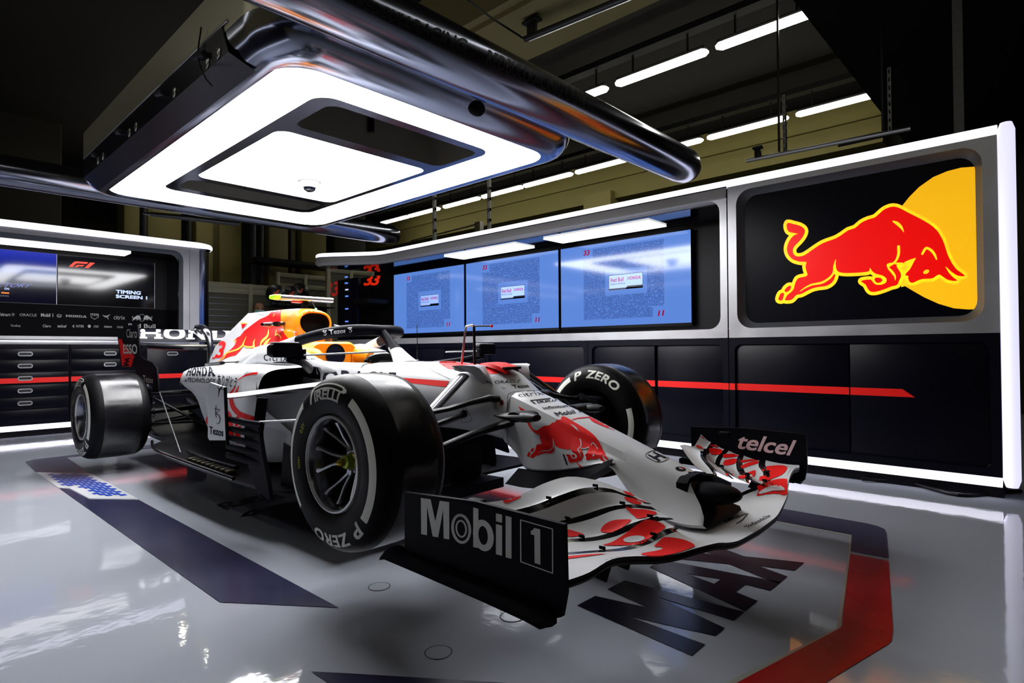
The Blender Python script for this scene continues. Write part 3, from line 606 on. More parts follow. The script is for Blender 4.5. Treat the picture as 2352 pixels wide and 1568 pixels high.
for nm,(ya_,yb_),lab in (('l',(onp(-200,600,0,XP).y,onp(130,600,0,XP).y),'dark screen with a blue victory picture at the left edge'),('r',(onp(133,600,0,XP).y,onp(355,600,0,XP).y),'black timing screen with a red racing mark, left wall')):
    t=empty('display_screen',(XP,(ya_+yb_)/2,1.54),lab,'screen'); zt=2.16
    child(MB().bb(XP-.03,XP-.004,ya_-.004,yb_+.004,1.535,zt,BLK).bb(XP-.004,XP,yb_-.002,yb_+.004,1.54,zt,ALU).bb(XP-.004,XP+.001,ya_,yb_,1.538,1.545,DARKM),'bezel',t)
    if nm=='l':
        m=bpy.data.materials.new('screen_victory'); m.use_nodes=True; nt=m.node_tree; bb=nt.nodes['Principled BSDF']; bb.inputs['Base Color'].default_value=(.003,.003,.01,1); bb.inputs['Roughness'].default_value=.07
        g=nt.nodes.new('ShaderNodeNewGeometry'); s_=nt.nodes.new('ShaderNodeSeparateXYZ'); nt.links.new(g.outputs['Position'],s_.inputs[0])
        mr=nt.nodes.new('ShaderNodeMapRange'); nt.links.new(s_.outputs[2],mr.inputs['Value']); mr.inputs['From Min'].default_value=1.54; mr.inputs['From Max'].default_value=zt
        cr=nt.nodes.new('ShaderNodeValToRGB'); nt.links.new(mr.outputs['Result'],cr.inputs[0]); el=cr.color_ramp.elements; el[0].color=(.0,.0,.006,1); el[0].position=.3; el[1].color=(.02,.035,.42,1); el[1].position=.95
        e=el.new(.52); e.color=(.03,.05,.12,1); e=el.new(.62); e.color=(.05,.10,.32,1); e=el.new(.75); e.color=(.0,.012,.24,1)
        nt.links.new(cr.outputs[0],bb.inputs['Emission Color']); bb.inputs['Emission Strength'].default_value=1
    else: m=mat('screen_black',(.003,.003,.005),.07,spec=.6)
    so=MB().bb(XP-.004,XP,ya_,yb_,1.545,zt,m).build('display',None,flat=True)
    SW=mat('screen_white',(.5,.6,.9),.3,emit=(.55,.68,1),es=.85)
    if nm=='l':
        ptext(so,'VICTORY',[(-30,649),(74,652.5),(69,660),(-34,658)],mat('screen_blue_line',(.1,.1,.4),.3,emit=(.18,.25,.7),es=.8),-.005,.002,0,1,.3,maxe=9)
        ptext(so,'ON',[(10,660.5),(21,661),(21,665.5),(10,665)],SW,.03,.002,0,maxe=9)
        pstroke(so,[(4,672),(20,673)],3,mat('screen_flare',(.9,.2,.0),.3,emit=(1,.2,0),es=.7),.002,0,0,maxe=9); ptext(so,'RACING',[(-12,677),(20,678),(20,681),(-12,680)],G,0,.002,0,maxe=9)
    else:
        ptext(so,'TIMING',[(266,665),(324,669),(323,677),(266,673.5)],SW,.06,.002,0,maxe=9); ptext(so,'SCREEN 1',[(266,676),(338,680.5),(338,688),(266,684)],SW,.06,.002,0,maxe=9)
        F1=mat('screen_red',(.8,.05,.02),.3,emit=(.85,.04,.02),es=.75)
        ppoly(so,[[(158,612),(170,601),(176,600),(203,602),(199,606),(178,604.5),(173,606),(167,613)]],F1,.002,0,maxe=9); ppoly(so,[[(171,613),(177,608),(194,608.5),(190,611.5),(181,611),(177,613.5)]],F1,.002,0,maxe=9); ppoly(so,[[(194,615),(207,602.5),(218,603.5),(203,615.5)]],F1,.002,0,maxe=9)
    so.parent=t; so.location=-t.location
# drawer cabinets along the back wall
ys=[onp(160,900,0,WX).y-.0,onp(335,880,0,WX).y,.97]
yh=[onp(58,812,0,WX).y,onp(253,811,0,WX).y,onp(396,808,0,WX).y]
zs=[(1.0,.875),(.87,.735),(.73,.595),(.59,.455),(.45,.315),(.31,.16)]
def handle(y,z,par):
    h=child(MB().loft([[(WX+d,y+a,z+c) for a,c in rrect(-.06-s,.06+s,-.018-s,.018+s,.017+s,5)] for s,d in ((0.008,.004),(.006,.012),(-.002,.012),(-.006,.005))],ALU,True,False).bb(WX+.001,WX+.0045,y-.055,y+.055,z-.012,z+.012,DARKM),'handle',par); return h
def dcab(y0,y1,kind,hy,lab):
    t=empty('tool_cabinet',(WX,(y0+y1)/2,0),lab,'cabinet','navy tool cabinets along the left wall')
    child(MB().bb(WX-.5,WX-.012,y0+.004,y1-.004,.14,1.04,NAVYF).bb(WX-.02,WX+.0,y0+.004,y1-.004,1.005,1.04,NAVYF),'body',t)
    rows_=zs if kind=='d' else [(1.0,.16)]
    for i,(za,zb) in enumerate(rows_):
        d=child(MB().bb(WX-.015,WX+.002,y0+.012,y1-.012,zb+.004,za-.003,NAVY,.003),'drawer' if kind=='d' else 'door',t)
        if za>.668>zb or za>.62>zb: append_mesh(d,[(WX+.0035-t.location.x,y-t.location.y,z) for y,z in ((y0+.012,.61),(y1-.012,.61),(y1-.012,.668),(y0+.012,.668))],[(0,1,2,3)],STR)
        if kind=='d' and i<5 or kind!='d':
            h=handle(hy,(za+zb)/2+.0 if kind=='d' else .93,t); h.parent=d
    child(MB().tube([(WX-.02,y0+.002,.104),(WX-.02,y1-.002,.104)],.030,LILACB,12),'bottom_light',t)
    child(MB().bb(WX-.5,WX-.09,y0,y1,0,.14,BLK),'plinth',t)
dcab(-3.6,-1.46,'d',-2.4,'navy drawer cabinet outside the left edge, leftmost')
dcab(-1.44,ys[0],'d',yh[0],'navy five-handle drawer cabinet at the left edge of the photo')
dcab(ys[0],ys[1],'d',yh[1],'navy drawer cabinet partly behind the rear right tyre and wing end plate')
dcab(ys[1],.66,'p',yh[2],'navy cabinet with a single handle seen under the rear wing')
# ------------------------------------------------------------------ overhead canopy and booms
CZ=2.33
cn=empty('light_canopy',(-2.35,.17,CZ),'large silver overhead canopy with glowing square light ring above the car','canopy')
X0,X1,Y0,Y1=-4.28,-.49,-.985,1.34
def cr_(ins,z,r): return [(x,y,z) for x,y in rrect(X0+ins,X1-ins,Y0+ins,Y1-ins,max(.05,r-ins),10)]
prof=[(0,CZ+.47),(0,CZ+.30),(.0,CZ+.20)]+[(.16*(1-math.cos(a*PI/14)),CZ+.16-.16*math.sin(a*PI/14)) for a in range(0,8)]
CSIDE=mat('canopy_side_reflection',(.42,.40,.28),.30,metal=.6)  # olive reflection of the surroundings put into the upper side band's colour
b=MB(); rg=[cr_(i,z,.30) for i,z in prof]
b.loft(rg[:3],CSIDE,True,False); b.loft(rg[2:],CHROM,True,False); v,f=fill2d([rrect(X0,X1,Y0,Y1,.3,10)]); b.add([(p[0],p[1],CZ+.47) for p in v],f,DARKM)
# underside: body ring around lights
und=rrect(X0+.16,X1-.16,Y0+.16,Y1-.16,.14,10); ro=rrect(-4.02,-.655,-.835,1.145,.2,10); ri=rrect(-3.52,-.885,-.535,.775,.12,10); pc=rrect(-2.97,-1.53,-.455,.72,.09,8); ra=rrect(-1.41,-.96,-.43,.72,.08,8); rb=rrect(-3.40,-3.07,-.46,.70,.07,8)
v,f=fill2d([und,ro]); b.add([(p[0],p[1],CZ) for p in v],f,CHROM)
v,f=fill2d([ri,pc,ra,rb]); b.add([(p[0],p[1],CZ) for p in v],f,CHROM)
child(b,'shell',cn,ang=25)
DKG=mat('recess_metal',(.30,.30,.26),.35,metal=.8)
for r_,h in ((ra,.24),(rb,.10)):
    b=MB(); b.loft([[(x,y,CZ) for x,y in r_],[(x,y,CZ+h) for x,y in r_]],DKG,True,False); v,f=fill2d([r_]); b.add([(p[0],p[1],CZ+h) for p in v],f,DARKM); child(b,'recess',cn)
v,f=fill2d([ro,ri]); child(MB().add([(p[0],p[1],CZ+.003) for p in v],f,CAN),'light_ring',cn,flat=True)
v,f=fill2d([pc]); child(MB().add([(p[0],p[1],CZ+.003) for p in v],f,CAN),'light_panel',cn,flat=True)
# service trough along the near side
b=MB(); TR=mat('trough_dark',(.012,.012,.018),.25,metal=.3)
b.add([(-3.98,Y0-.008,CZ+.245),(-1.02,Y0-.008,CZ+.245),(-.93,Y0-.008,CZ+.075),(-3.96,Y0-.008,CZ+.075),(-.87,Y0+.10,CZ-.004),(-3.9,Y0+.10,CZ-.004)],[(0,1,2,3),(3,2,4,5)],TR)
b.tube([(-3.95,Y0-.006,CZ+.238),(-.95,Y0-.006,CZ+.238)],.006,STEEL,8)
for x in (-3.6,-2.9,-2.0,-1.35): b.tube([(x,Y0-.014,CZ+.19),(x+.16,Y0-.025,CZ+.15)],.018,DARKM,10)
for x in (-3.45,-3.3,-2.6,-2.45,-1.7,-1.2,-1.05): b.lathe([(.001,-.004),(.025,-.003),(.03,0)],(x,Y0-.012,CZ+.11),STEEL,14,'y')
child(b,'service_trough',cn)
c=onp(1080,250,1,0); 
pv=onp(1080,252,2,CZ+.07); child(MB().sph((X1-.045,pv.y,CZ+.075),.07,VOID,.55,1,.8),'port',cn)
dc=onp(711,410,2,CZ); 
dm=empty('dome_camera',(dc.x,dc.y,CZ),'small white dome camera under the canopy light panel','camera')
MB().lathe([(.001,0),(.095,0),(.098,-.02),(.090,-.028),(.075,-.03),(.073,-.060),(.052,-.076)],(0,0,0),mat('camera_white',(.5,.5,.52),.4),28,'z').build('housing',dm)
MB().lathe([(.050,-.074),(.045,-.092),(.022,-.107),(.001,-.110)],(0,0,0),GLOSSB,24,'z').build('lens',dm)
cb=MB().tube([onp(852,270,2,CZ+.2),onp(850,300,2,CZ+.12),onp(875,332,2,CZ+.10),onp(925,337,2,CZ+.10),onp(970,312,2,CZ+.2)],.006,BLK,8,smooth=5).box(onp(850,285,2,CZ+.16)[:],(.05,.04,.12),BLK,.005); tag(cb.build('cable'),'black cable looping inside the open canopy recess','cable')
o=MB().tube([onp(330,490,2,2.5),onp(348,492,2,2.47),onp(430,500,2,2.47),onp(548,514,2,2.47)],[.01,.025,.03,.03],DARKM,10).build('cable_bundle'); tag(o,'dark cable bundle slung under the rear edge of the canopy','cable')
o=MB().tube([onp(462,62,1,Y0-.02),onp(455,130,1,Y0-.03),onp(470,175,1,Y0-.03),onp(488,198,1,Y0-.01)],.004,BLK,6,smooth=6).build('cable'); tag(o,'thin black cable dangling over the canopy side','cable')
# booms
def boom(x,z,y0,y1,lab,r=.15,sq=1.0):
    t=empty('support_boom',(x,(y0+y1)/2,z),lab,'boom')
    Y=[y0,y1-.25,y1-.12,y1-.04,y1]; R=[r,r,r*.97,r*.8,r*.45]
    child(MB().tube([(x,a,z) for a in Y],R,CHROM,32,sq,up=(0,0,1)),'tube',t)
    return t
bf=boom(-.32,2.50,-5,2.62,'long round silver boom crossing in front of the canopy to the right wall')
br=boom(-4.86,2.575,-5,2.85,'round silver boom behind the canopy reaching from the left to the screens',.14)
tb=bf.children[0]; tb_w=[Vector(v.co)+bf.location for v in tb.data.vertices]
_bv[tb.name]=BVHTree.FromPolygons(tb_w,[tuple(p.vertices) for p in tb.data.polygons])
BT=mat('boom_lettering',(.006,.006,.008),.4)
MWb=Matrix.Translation(bf.location)
ptext(tb,'REDBULLRACING.COM',[(1122,113),(1345,215),(1342,248),(1115,148)],BT,.02,.0015,12,MW=MWb)
ptext(tb,'REDBULLRACING',[(830,-8),(1075,92),(1068,120),(815,14)],BT,.02,.0015,12,MW=MWb)
# ================================================================== THE RACING CAR
car=empty('racing_car',(0,0,0),'white single-seat racing car with red bull artwork, raised nose toward the camera','racing car')
car.matrix_world=CROOT; car['incar']=1
OFF=(0,0,HUB)
def cp(mb,name,par=car,lab=None,**k):
    o=mb.build(name,par,OFF,**k); o['incar']=1
    if lab: o['label']=lab
    return o
# ------------------------------------------------------------------ wheels
_tp={}
def tyre_prof(w):
    if w not in _tp: _tp[w]=tyre_prof0(w)
    return _tp[w]
def tyre_prof0(w,R=.3336):
    # local y from outer face (0) to inner (w); r
    P=[(.178,.030),(.186,.010),(.200,.003),(.225,-.004),(.255,-.006),(.280,-.001),(.300,.009),(.317,.026),(.328,.050),(.3325,.085),(R,.125)]
    pr=P+[(r,w-h) for r,h in reversed(P)]
    return crom(pr,2)
def radial(t,ang0,ang1,r0,r1,y0,cx,s=1,flip=1):
    """flat unit shape -> sidewall; u runs clockwise seen from outside"""
    def prof(r):
        pr=tyre_prof(.31); 
        for i in range(len(pr)-1):
            if pr[i][0]<=r<=pr[i+1][0]: k=(r-pr[i][0])/(pr[i+1][0]-pr[i][0]); return pr[i][1]+k*(pr[i+1][1]-pr[i][1])
        return 0
    v=[]
    for u,vv in t[0]:
        a=ang0+(ang1-ang0)*u; r=r0+(r1-r0)*vv; v.append((cx+r*math.cos(a),y0+s*(prof(r)-.0012),r*math.sin(a)))
    return v,t[1]
def dens(t,cell=.06): return subdiv2(t,cell)
BAR=([],[])
def wheel(cx,outer,w,name,lab,text_in=False,rot=0):
    """outer: y of outer face (negative = right side)"""
    s=1 if outer<0 else -1
    t=empty(name,(cx,outer+s*w/2,HUB),parent=car); t['label']=lab; L=(-cx,-(outer+s*w/2),0)
    b=MB(); pr=tyre_prof(w); mats=[(TREAD if r>.329 and .07<h<w-.07 else RUB) for r,h in pr[:-1]]
    b.lathe([(r,outer+s*h) for r,h in pr],(cx,0,0),RUB,96,'y',mats=mats)
    ty=b.build('tyre',t,L,ang=60)
    def put(shape,a0,a1,r0,r1,m,inner=False):
        if isinstance(shape,list):
            for sh in shape: put(sh,a0,a1,r0,r1,m,inner)
            return
        yo=outer if not inner else outer+s*w; ss=s if not inner else -s
        v,f=radial(dens(shape),a0,a1,r0,r1,yo,cx,ss); append_mesh(ty,[(p[0]+L[0],p[1]+L[1],p[2]) for p in v],f,m)
    D=math.radians
    # looking at the right side of the car from outside: +x to the right, z up; clockwise = decreasing angle
    def marks(inner,base,sg):
        A=lambda d: D(base)+sg*D(d)
        # maker name with long top bar
        put(text2d('IRELLI',.05,.95,layers=True),A(16),A(-22),.241,.279,TYW,inner)
        put(([(0,0),(.09,0),(.19,.56),(.80,.60),(.86,.68),(.80,.76),(.17,.76),(.13,.84),(.86,.84),(.96,.68),(.90,.50),(.20,.50),(.115,.0),(0,0),(.09,1),(.90,1),(.98,.92),(1,.68)],[(0,1,9,8)]) if 0 else stroke([(0.02,.02),(.10,.9),(.92,.9),(.975,.78),(.92,.64),(.16,.64)],[.05,.09,.09,.09,.09,.09],cap=False),A(24),A(-27),.243,.305,TYW,inner)
        q='ZERO'
        put(text2d('P',.045,1,.2,layers=True),A(180+42),A(180+30),.252,.300,TYW,inner)
        put(text2d('ZERO',.045,1.08,.15,layers=True),A(180+23),A(180-26),.252,.300,TYW,inner)
        bar=([(k/20,0) for k in range(21)]+[(k/20,1) for k in range(21)],[(k,k+1,22+k,21+k) for k in range(20)])
        put(bar,A(-36),A(-132),.262,.292,TYW,inner); put(bar,A(36),A(128),.262,.292,TYW,inner)
        put(text2d('32Z01',.03),A(96),A(84),.212,.222,TYY,inner); put(text2d('0.0Y',.03),A(58),A(46),.215,.230,TYY,inner)
    marks(False,90+rot,1 if s>0 else -1)
    if text_in: marks(True,250,1 if s<0 else -1)
    # rim
    b=MB()
    b.lathe([(.182,.020),(.179,.004),(.172,.002),(.168,.012),(.160,.024),(.156,.07),(.150,.11),(.146,w-.05),(.17,w-.01)],(cx,outer,0),RIM,64,'y',mats=[RIMS,RIMS,RIMS,RIM,RIM,RIM,RIM,RIM]) if s>0 else b.lathe([(r,-h) for r,h in [(.182,.020),(.179,.004),(.172,.002),(.168,.012),(.160,.024),(.156,.07),(.150,.11),(.146,w-.05),(.17,w-.01)]],(cx,outer,0),RIM,64,'y',mats=[RIMS,RIMS,RIMS,RIM,RIM,RIM,RIM,RIM])
    b.build('rim',t,L)
    dp=.105 if w<.35 else .14
    for k in range(5):
        for e in (-1,1):
            a=D(90+rot+72*k+14)+e*D(17); sp=MB(); ia=D(90+rot+72*k+14)+e*D(9)
            P=[(.040,dp,ia),(.060,dp-.005,ia),(.10,dp-.035,(a+ia)/2),(.135,dp-.055,a),(.153,dp-.058,a)]
            sp.tube([(cx+r*math.cos(q),outer+s*h,r*math.sin(q)) for r,h,q in P],[.012,.0085,.006,.0065,.012],SPOK,8,1.6,up=(0,1,0))
            sp.build('spoke',t,L)
    b=MB(); pr=[(.001,dp-.005),(.045,dp-.005),(.052,dp+.01),(.055,dp+.05)]
    b.lathe([(r,s*h) for r,h in pr],(cx,outer,0),SPOK,32,'y'); b.lathe([(.146,s*(dp+.04)),(.05,s*(dp+.05))],(cx,outer,0),VOID,48,'y'); b.build('hub',t,L)
    b=MB(); pr=[(.001,-.065),(.008,-.062),(.014,-.052),(.016,-.035),(.026,-.03),(.030,-.005),(.034,.0)]
    b.lathe([(r,s*(dp-.01+h)) for r,h in pr],(cx,outer,0),GOLD,12,'y',mats=[GOLD,GOLD,GOLD,GRNN,GRNN,GOLD]); b.build('wheel_nut',t,L,ang=20)
    return t
WBASE=3.597
wheel(0,-1.0,.31,'wheel','front right wheel with large white sidewall lettering',rot=4)
wheel(0,1.0,.31,'wheel','front left wheel',True)
wheel(-WBASE,-1.0,.405,'wheel','rear right wheel with worn wide tread',rot=8)
wheel(-WBASE,1.0,.405,'wheel','rear left wheel')
# ------------------------------------------------------------------ nose
def nsec(x,zt,wt,zb,wb,k=.75,dx=0):
    zm=zb+(zt-zb)*.45; wm=wt+(wb-wt)*k; r=.035
    R=[(0,zt+.004),(wt-r,zt),(wt+.004,zt-.016),(wt+.018,zt-.045),(wm,zm),(wm+(wb-wm)*.45,zm+(zb-zm)*.55),(wb,zb+.012),(wb-.01,zb),(wb*.5,zb-.002),(0,zb-.002)]
    R=[(x+dx*(zt-z)/(zt-zb),y,z) for y,z in R]
    return R+[(q[0],-q[1],q[2]) for q in reversed(R[1:-1])]
secs=[nsec(.115,.216,.112,-.008,.174),nsec(.19,.192,.111,-.055,.178),nsec(.25,.170,.110,-.118,.180),nsec(.40,.116,.107,-.112,.180),nsec(.55,.060,.102,-.085,.176),nsec(.66,.019,.097,-.062,.174,.7,.01),nsec(.72,-.004,.093,-.110,.195,.5,.025),nsec(.78,-.026,.089,-.172,.222,.36,.045),nsec(.85,-.052,.084,-.215,.232,.3,.065),nsec(.92,-.080,.077,-.234,.215,.28,.085),nsec(.965,-.098,.071,-.240,.172,.3,.108)]
b=MB(); b.loft(rsec(secs,4,1),WHITE,True,True,CARBM)
nose=cp(b,'nose_cone',ang=40)
b=MB(); b.loft([[(x,y*a,z) for y,z in ((-.10,-.105),(-.07,-.088),(0,-.084),(.07,-.088),(.10,-.105),(.10,-.165),(0,-.175),(-.10,-.165))] for x,a in ((.93,1),(.972,.95))],CARBM)
b.sph((1.02,0,-.150),.095,CARBM,1.25,.85,.42,24); b.bb(.88,1.03,-.045,.045,-.235,-.15,CARBM,.006)
b.tube([(.93,0,-.10),(1.0,.06,-.11),(1.07,.05,-.13)],.02,CARBM,8)
cp(b,'nose_duct')
# cape under the nose
for s in (-1,1):
    b=MB(); top=[(.20,.17,-.118),(.35,.175,-.113),(.50,.172,-.088),(.60,.170,-.066),(.70,.172,-.028)]; bot=[(.16,.22,-.185),(.30,.225,-.185),(.46,.215,-.165),(.58,.205,-.12),(.70,.178,-.045)]
    A=crom(top,4);B=crom(bot,4); n=len(A); b.add([(x,s*y,z) for x,y,z in A]+[(x,s*y,z) for x,y,z in B]+[(x,s*(y-.1),z-.012) for x,y,z in B],[(i,i+1,n+i+1,n+i) for i in range(n-1)]+[(n+i,n+i+1,2*n+i+1,2*n+i) for i in range(n-1)],CARBM)
    cp(b,'cape_vane')
# ------------------------------------------------------------------ chassis
def csec(x,zt,wt,zm,wm,zb,wb):
    R=[(x,0,zt),(x,wt*.6,zt-.001),(x,wt,zt-.012),(x,wt+(wm-wt)*.55,zt-.045),(x,wm,zm),(x,wm-.004,(zm+zb)/2),(x,wb,zb+.02),(x,wb*.8,zb),(x,0,zb)]
    return R+[(p[0],-p[1],p[2]) for p in reversed(R[1:-1])]
cs=[csec(.114,.217,.112,.10,.162,-.006,.165),csec(.05,.264,.112,.13,.175,.004,.165),csec(-.02,.312,.113,.17,.195,.012,.16),csec(-.12,.338,.115,.20,.220,.022,.16),csec(-.30,.352,.14,.22,.250,.03,.17),csec(-.50,.368,.17,.23,.275,.02,.18),csec(-.75,.372,.20,.24,.30,-.02,.2),csec(-.90,.372,.23,.25,.315,-.05,.21)]
b=MB(); b.loft(rsec(cs,4),WHITE); 
# tub sides round the cockpit opening
for s in (-1,1):
    def tsec(x,zt,yi,yo,yl,zb): return [(x,s*yi,zt-.10),(x,s*yi,zt-.01),(x,s*(yi+.02),zt),(x,s*(yo-.02),zt-.008),(x,s*yo,zt-.035),(x,s*(yl),zt-.12),(x,s*yl,0.05),(x,s*(yl-.04),zb),(x,s*.1,zb)]
    T=[tsec(-.90,.372,.19,.262,.318,-.06),tsec(-1.05,.376,.215,.275,.325,-.07),tsec(-1.25,.385,.225,.285,.335,-.08),tsec(-1.45,.405,.225,.30,.34,-.08),tsec(-1.62,.43,.215,.30,.34,-.08),tsec(-1.80,.46,.18,.30,.34,-.08),tsec(-2.1,.46,.14,.30,.34,-.08)]
    b.loft(rsec(T,4),WHITE)
b.bb(-2.0,-.95,-.24,.24,.0,.10,VOID)
chas=cp(b,'chassis',ang=45)
# headrest and cockpit padding
b=MB()
b.loft([[(x,y,z) for y,z in rrect(-w_,w_,.32,zt,.07,6)] for x,w_,zt in ((-1.80,.16,.47),(-1.72,.19,.515),(-1.62,.19,.520),(-1.585,.175,.505))],ORANGE)
b.lathe([(.001,.0),(.07,0),(.075,.006)],(-1.583,0,.43),NAVYT,24,'x')
for s in (-1,1): b.tube([(-1.68,s*.16,.44),(-1.58,s*.19,.425),(-1.50,s*.195,.415),(-1.45,s*.19,.405)],[.06,.055,.05,.035],ORANGE,12,1.1,smooth=4)
cp(b,'headrest',lab='orange cockpit headrest')
b=MB(); b.bb(-1.66,-1.645,-.10,.10,.30,.455,NAVYT,.02).bb(-1.75,-1.0,-.2,.2,.08,.12,VOID); cp(b,'seat')
b=MB(); b.tube([(-1.02,-.12,.33),(-1.03,-.13,.38),(-1.04,-.06,.41),(-1.04,.06,.41),(-1.03,.13,.38),(-1.02,.12,.33)],.015,CARB,8,smooth=3).bb(-1.05,-1.02,-.09,.09,.30,.40,CARB,.01); cp(b,'steering_wheel')
b=MB(); b.loft([[(-.90+.0*k,.0+.0,.0)] for k in (0,)]*0 or [[(-.93+.02*math.cos(a),.19*math.sin(a)*k,.372+.02*j) for a in [i*PI/12-PI/2 for i in range(13)]] for j,k in ((0,1),(.5,.97))],CARBG,False,False); cp(b,'windscreen')
# halo
b=MB()
HP=[(-1.98,.40,.36),(-1.85,.375,.43),(-1.66,.335,.485),(-1.45,.30,.528),(-1.28,.262,.553),(-1.14,.20,.566),(-1.085,.10,.570),(-1.06,0,.568)]
ring=HP+[(x,-y,z) for x,y,z in reversed(HP[:-1])]
n=len(ring); wd=[.055,.042,.033,.030,.030,.032,.037,.038]; wd=wd+list(reversed(wd[:-1])); sq=[1.0,1.1,1.15,1.15,1.15,1.1,.95,.9]; sq=sq+list(reversed(sq[:-1]))
WHH=WHITE
b.tube(ring,wd,CARBM,16,sq,smooth=4)
hal=cp(b,'halo',lab='black and white halo')
# white ends: recolour by position with a soft paint edge
me=hal.data; me.materials.append(WHITE); wi=len(me.materials)-1
for p in me.polygons:
    if p.center.x<-1.50: p.material_index=wi
b=MB(); b.tube([(-1.06,0,.565),(-1.01,0,.525),(-.93,0,.46),(-.84,0,.38),(-.80,0,.345)],[.030,.030,.026,.034,.045],CARBM,14,[.9,.9,1.6,2.2,2.4],up=(0,1,0),smooth=4)
py=cp(b,'halo_pylon'); py.data.materials.append(WHITE)
for p in py.data.polygons:
    if p.center.z<.45+HUB: p.material_index=1
# ------------------------------------------------------------------ engine cover
def esec(x,zt,ra,zs,ys,zb,yb):
    R=[(x,0,zt),(x,ra*.5,zt-ra*.12),(x,ra*.92,zt-ra*.55),(x,ra*1.0,zt-ra*1.25),(x,ra+(ys-ra)*.35,zt-(zt-zs)*.62),(x,ys,zs),(x,yb,zb),(x,yb-.02,zb-.04),(x,0,zb-.06)]
    return R+[(p[0],-p[1],p[2]) for p in reversed(R[1:-1])]
es=[esec(-1.86,.752,.128,.50,.16,.40,.27),esec(-1.93,.768,.132,.51,.18,.395,.31),esec(-2.05,.778,.118,.51,.20,.385,.36),esec(-2.25,.786,.085,.49,.20,.375,.40),esec(-2.5,.792,.045,.46,.17,.36,.38),esec(-2.75,.797,.020,.42,.13,.345,.33),esec(-2.87,.799,.014,.41,.115,.335,.31),esec(-3.20,.678,.010,.37,.08,.32,.24),esec(-3.55,.545,.009,.33,.055,.30,.17),esec(-3.62,.48,.009,.31,.05,.285,.15),esec(-3.82,.33,.009,.27,.045,.25,.10)]
b=MB(); rg=[[tuple(p) for p in crom(r,3,True)] for r in es]
fine=[]
for i in range(len(rg)-1):
    k=3
    for j in range(k): fine.append([tuple(Vector(a).lerp(Vector(c),j/k)) for a,c in zip(rg[i],rg[i+1])])
fine.append(rg[-1]); b.loft(fine,WHITE,True,False)
# intake
I0=[(-1.86,p[1]*.86,.640+(p[2]-.640)*.86) for p in rg[0]]
ic=(-1.855,0,.66); 
def oval(x,ry,rz,cz,n=36,e=2.5): return [(x,ry*math.copysign(abs(math.cos(2*PI*k/n))**(2/e),math.cos(2*PI*k/n)),cz+rz*math.copysign(abs(math.sin(2*PI*k/n))**(2/e),math.sin(2*PI*k/n))) for k in range(n)]
# oval collar blending the cover into the intake lip
def shape_top(x,w,zt,zb,n=36):
    L=[]
    for k in range(n):
        a=2*PI*k/n; c,s_=math.cos(a),math.sin(a); wz=w*(1-.22*max(0,-s_))
        L.append((x,wz*math.copysign(abs(c)**.75,c),(zt+zb)/2+(zt-zb)/2*math.copysign(abs(s_)**.8,s_)))
    return L
b.loft([shape_top(-1.98,.128,.772,.42),shape_top(-1.90,.134,.766,.47),shape_top(-1.86,.134,.756,.52),shape_top(-1.835,.128,.748,.55),shape_top(-1.828,.119,.738,.565),shape_top(-1.84,.113,.730,.575)],ORANGE,True,False)
vb=MB(); vb.loft([shape_top(-1.838,.1135,.7305,.5745),shape_top(-1.95,.09,.71,.60)],VOID,True,False); vb.add(shape_top(-1.90,.1,.72,.59),[tuple(range(36))],VOID); cp(vb,'air_intake')
# shoulder by the cockpit
eng=cp(b,'engine_cover',ang=50)
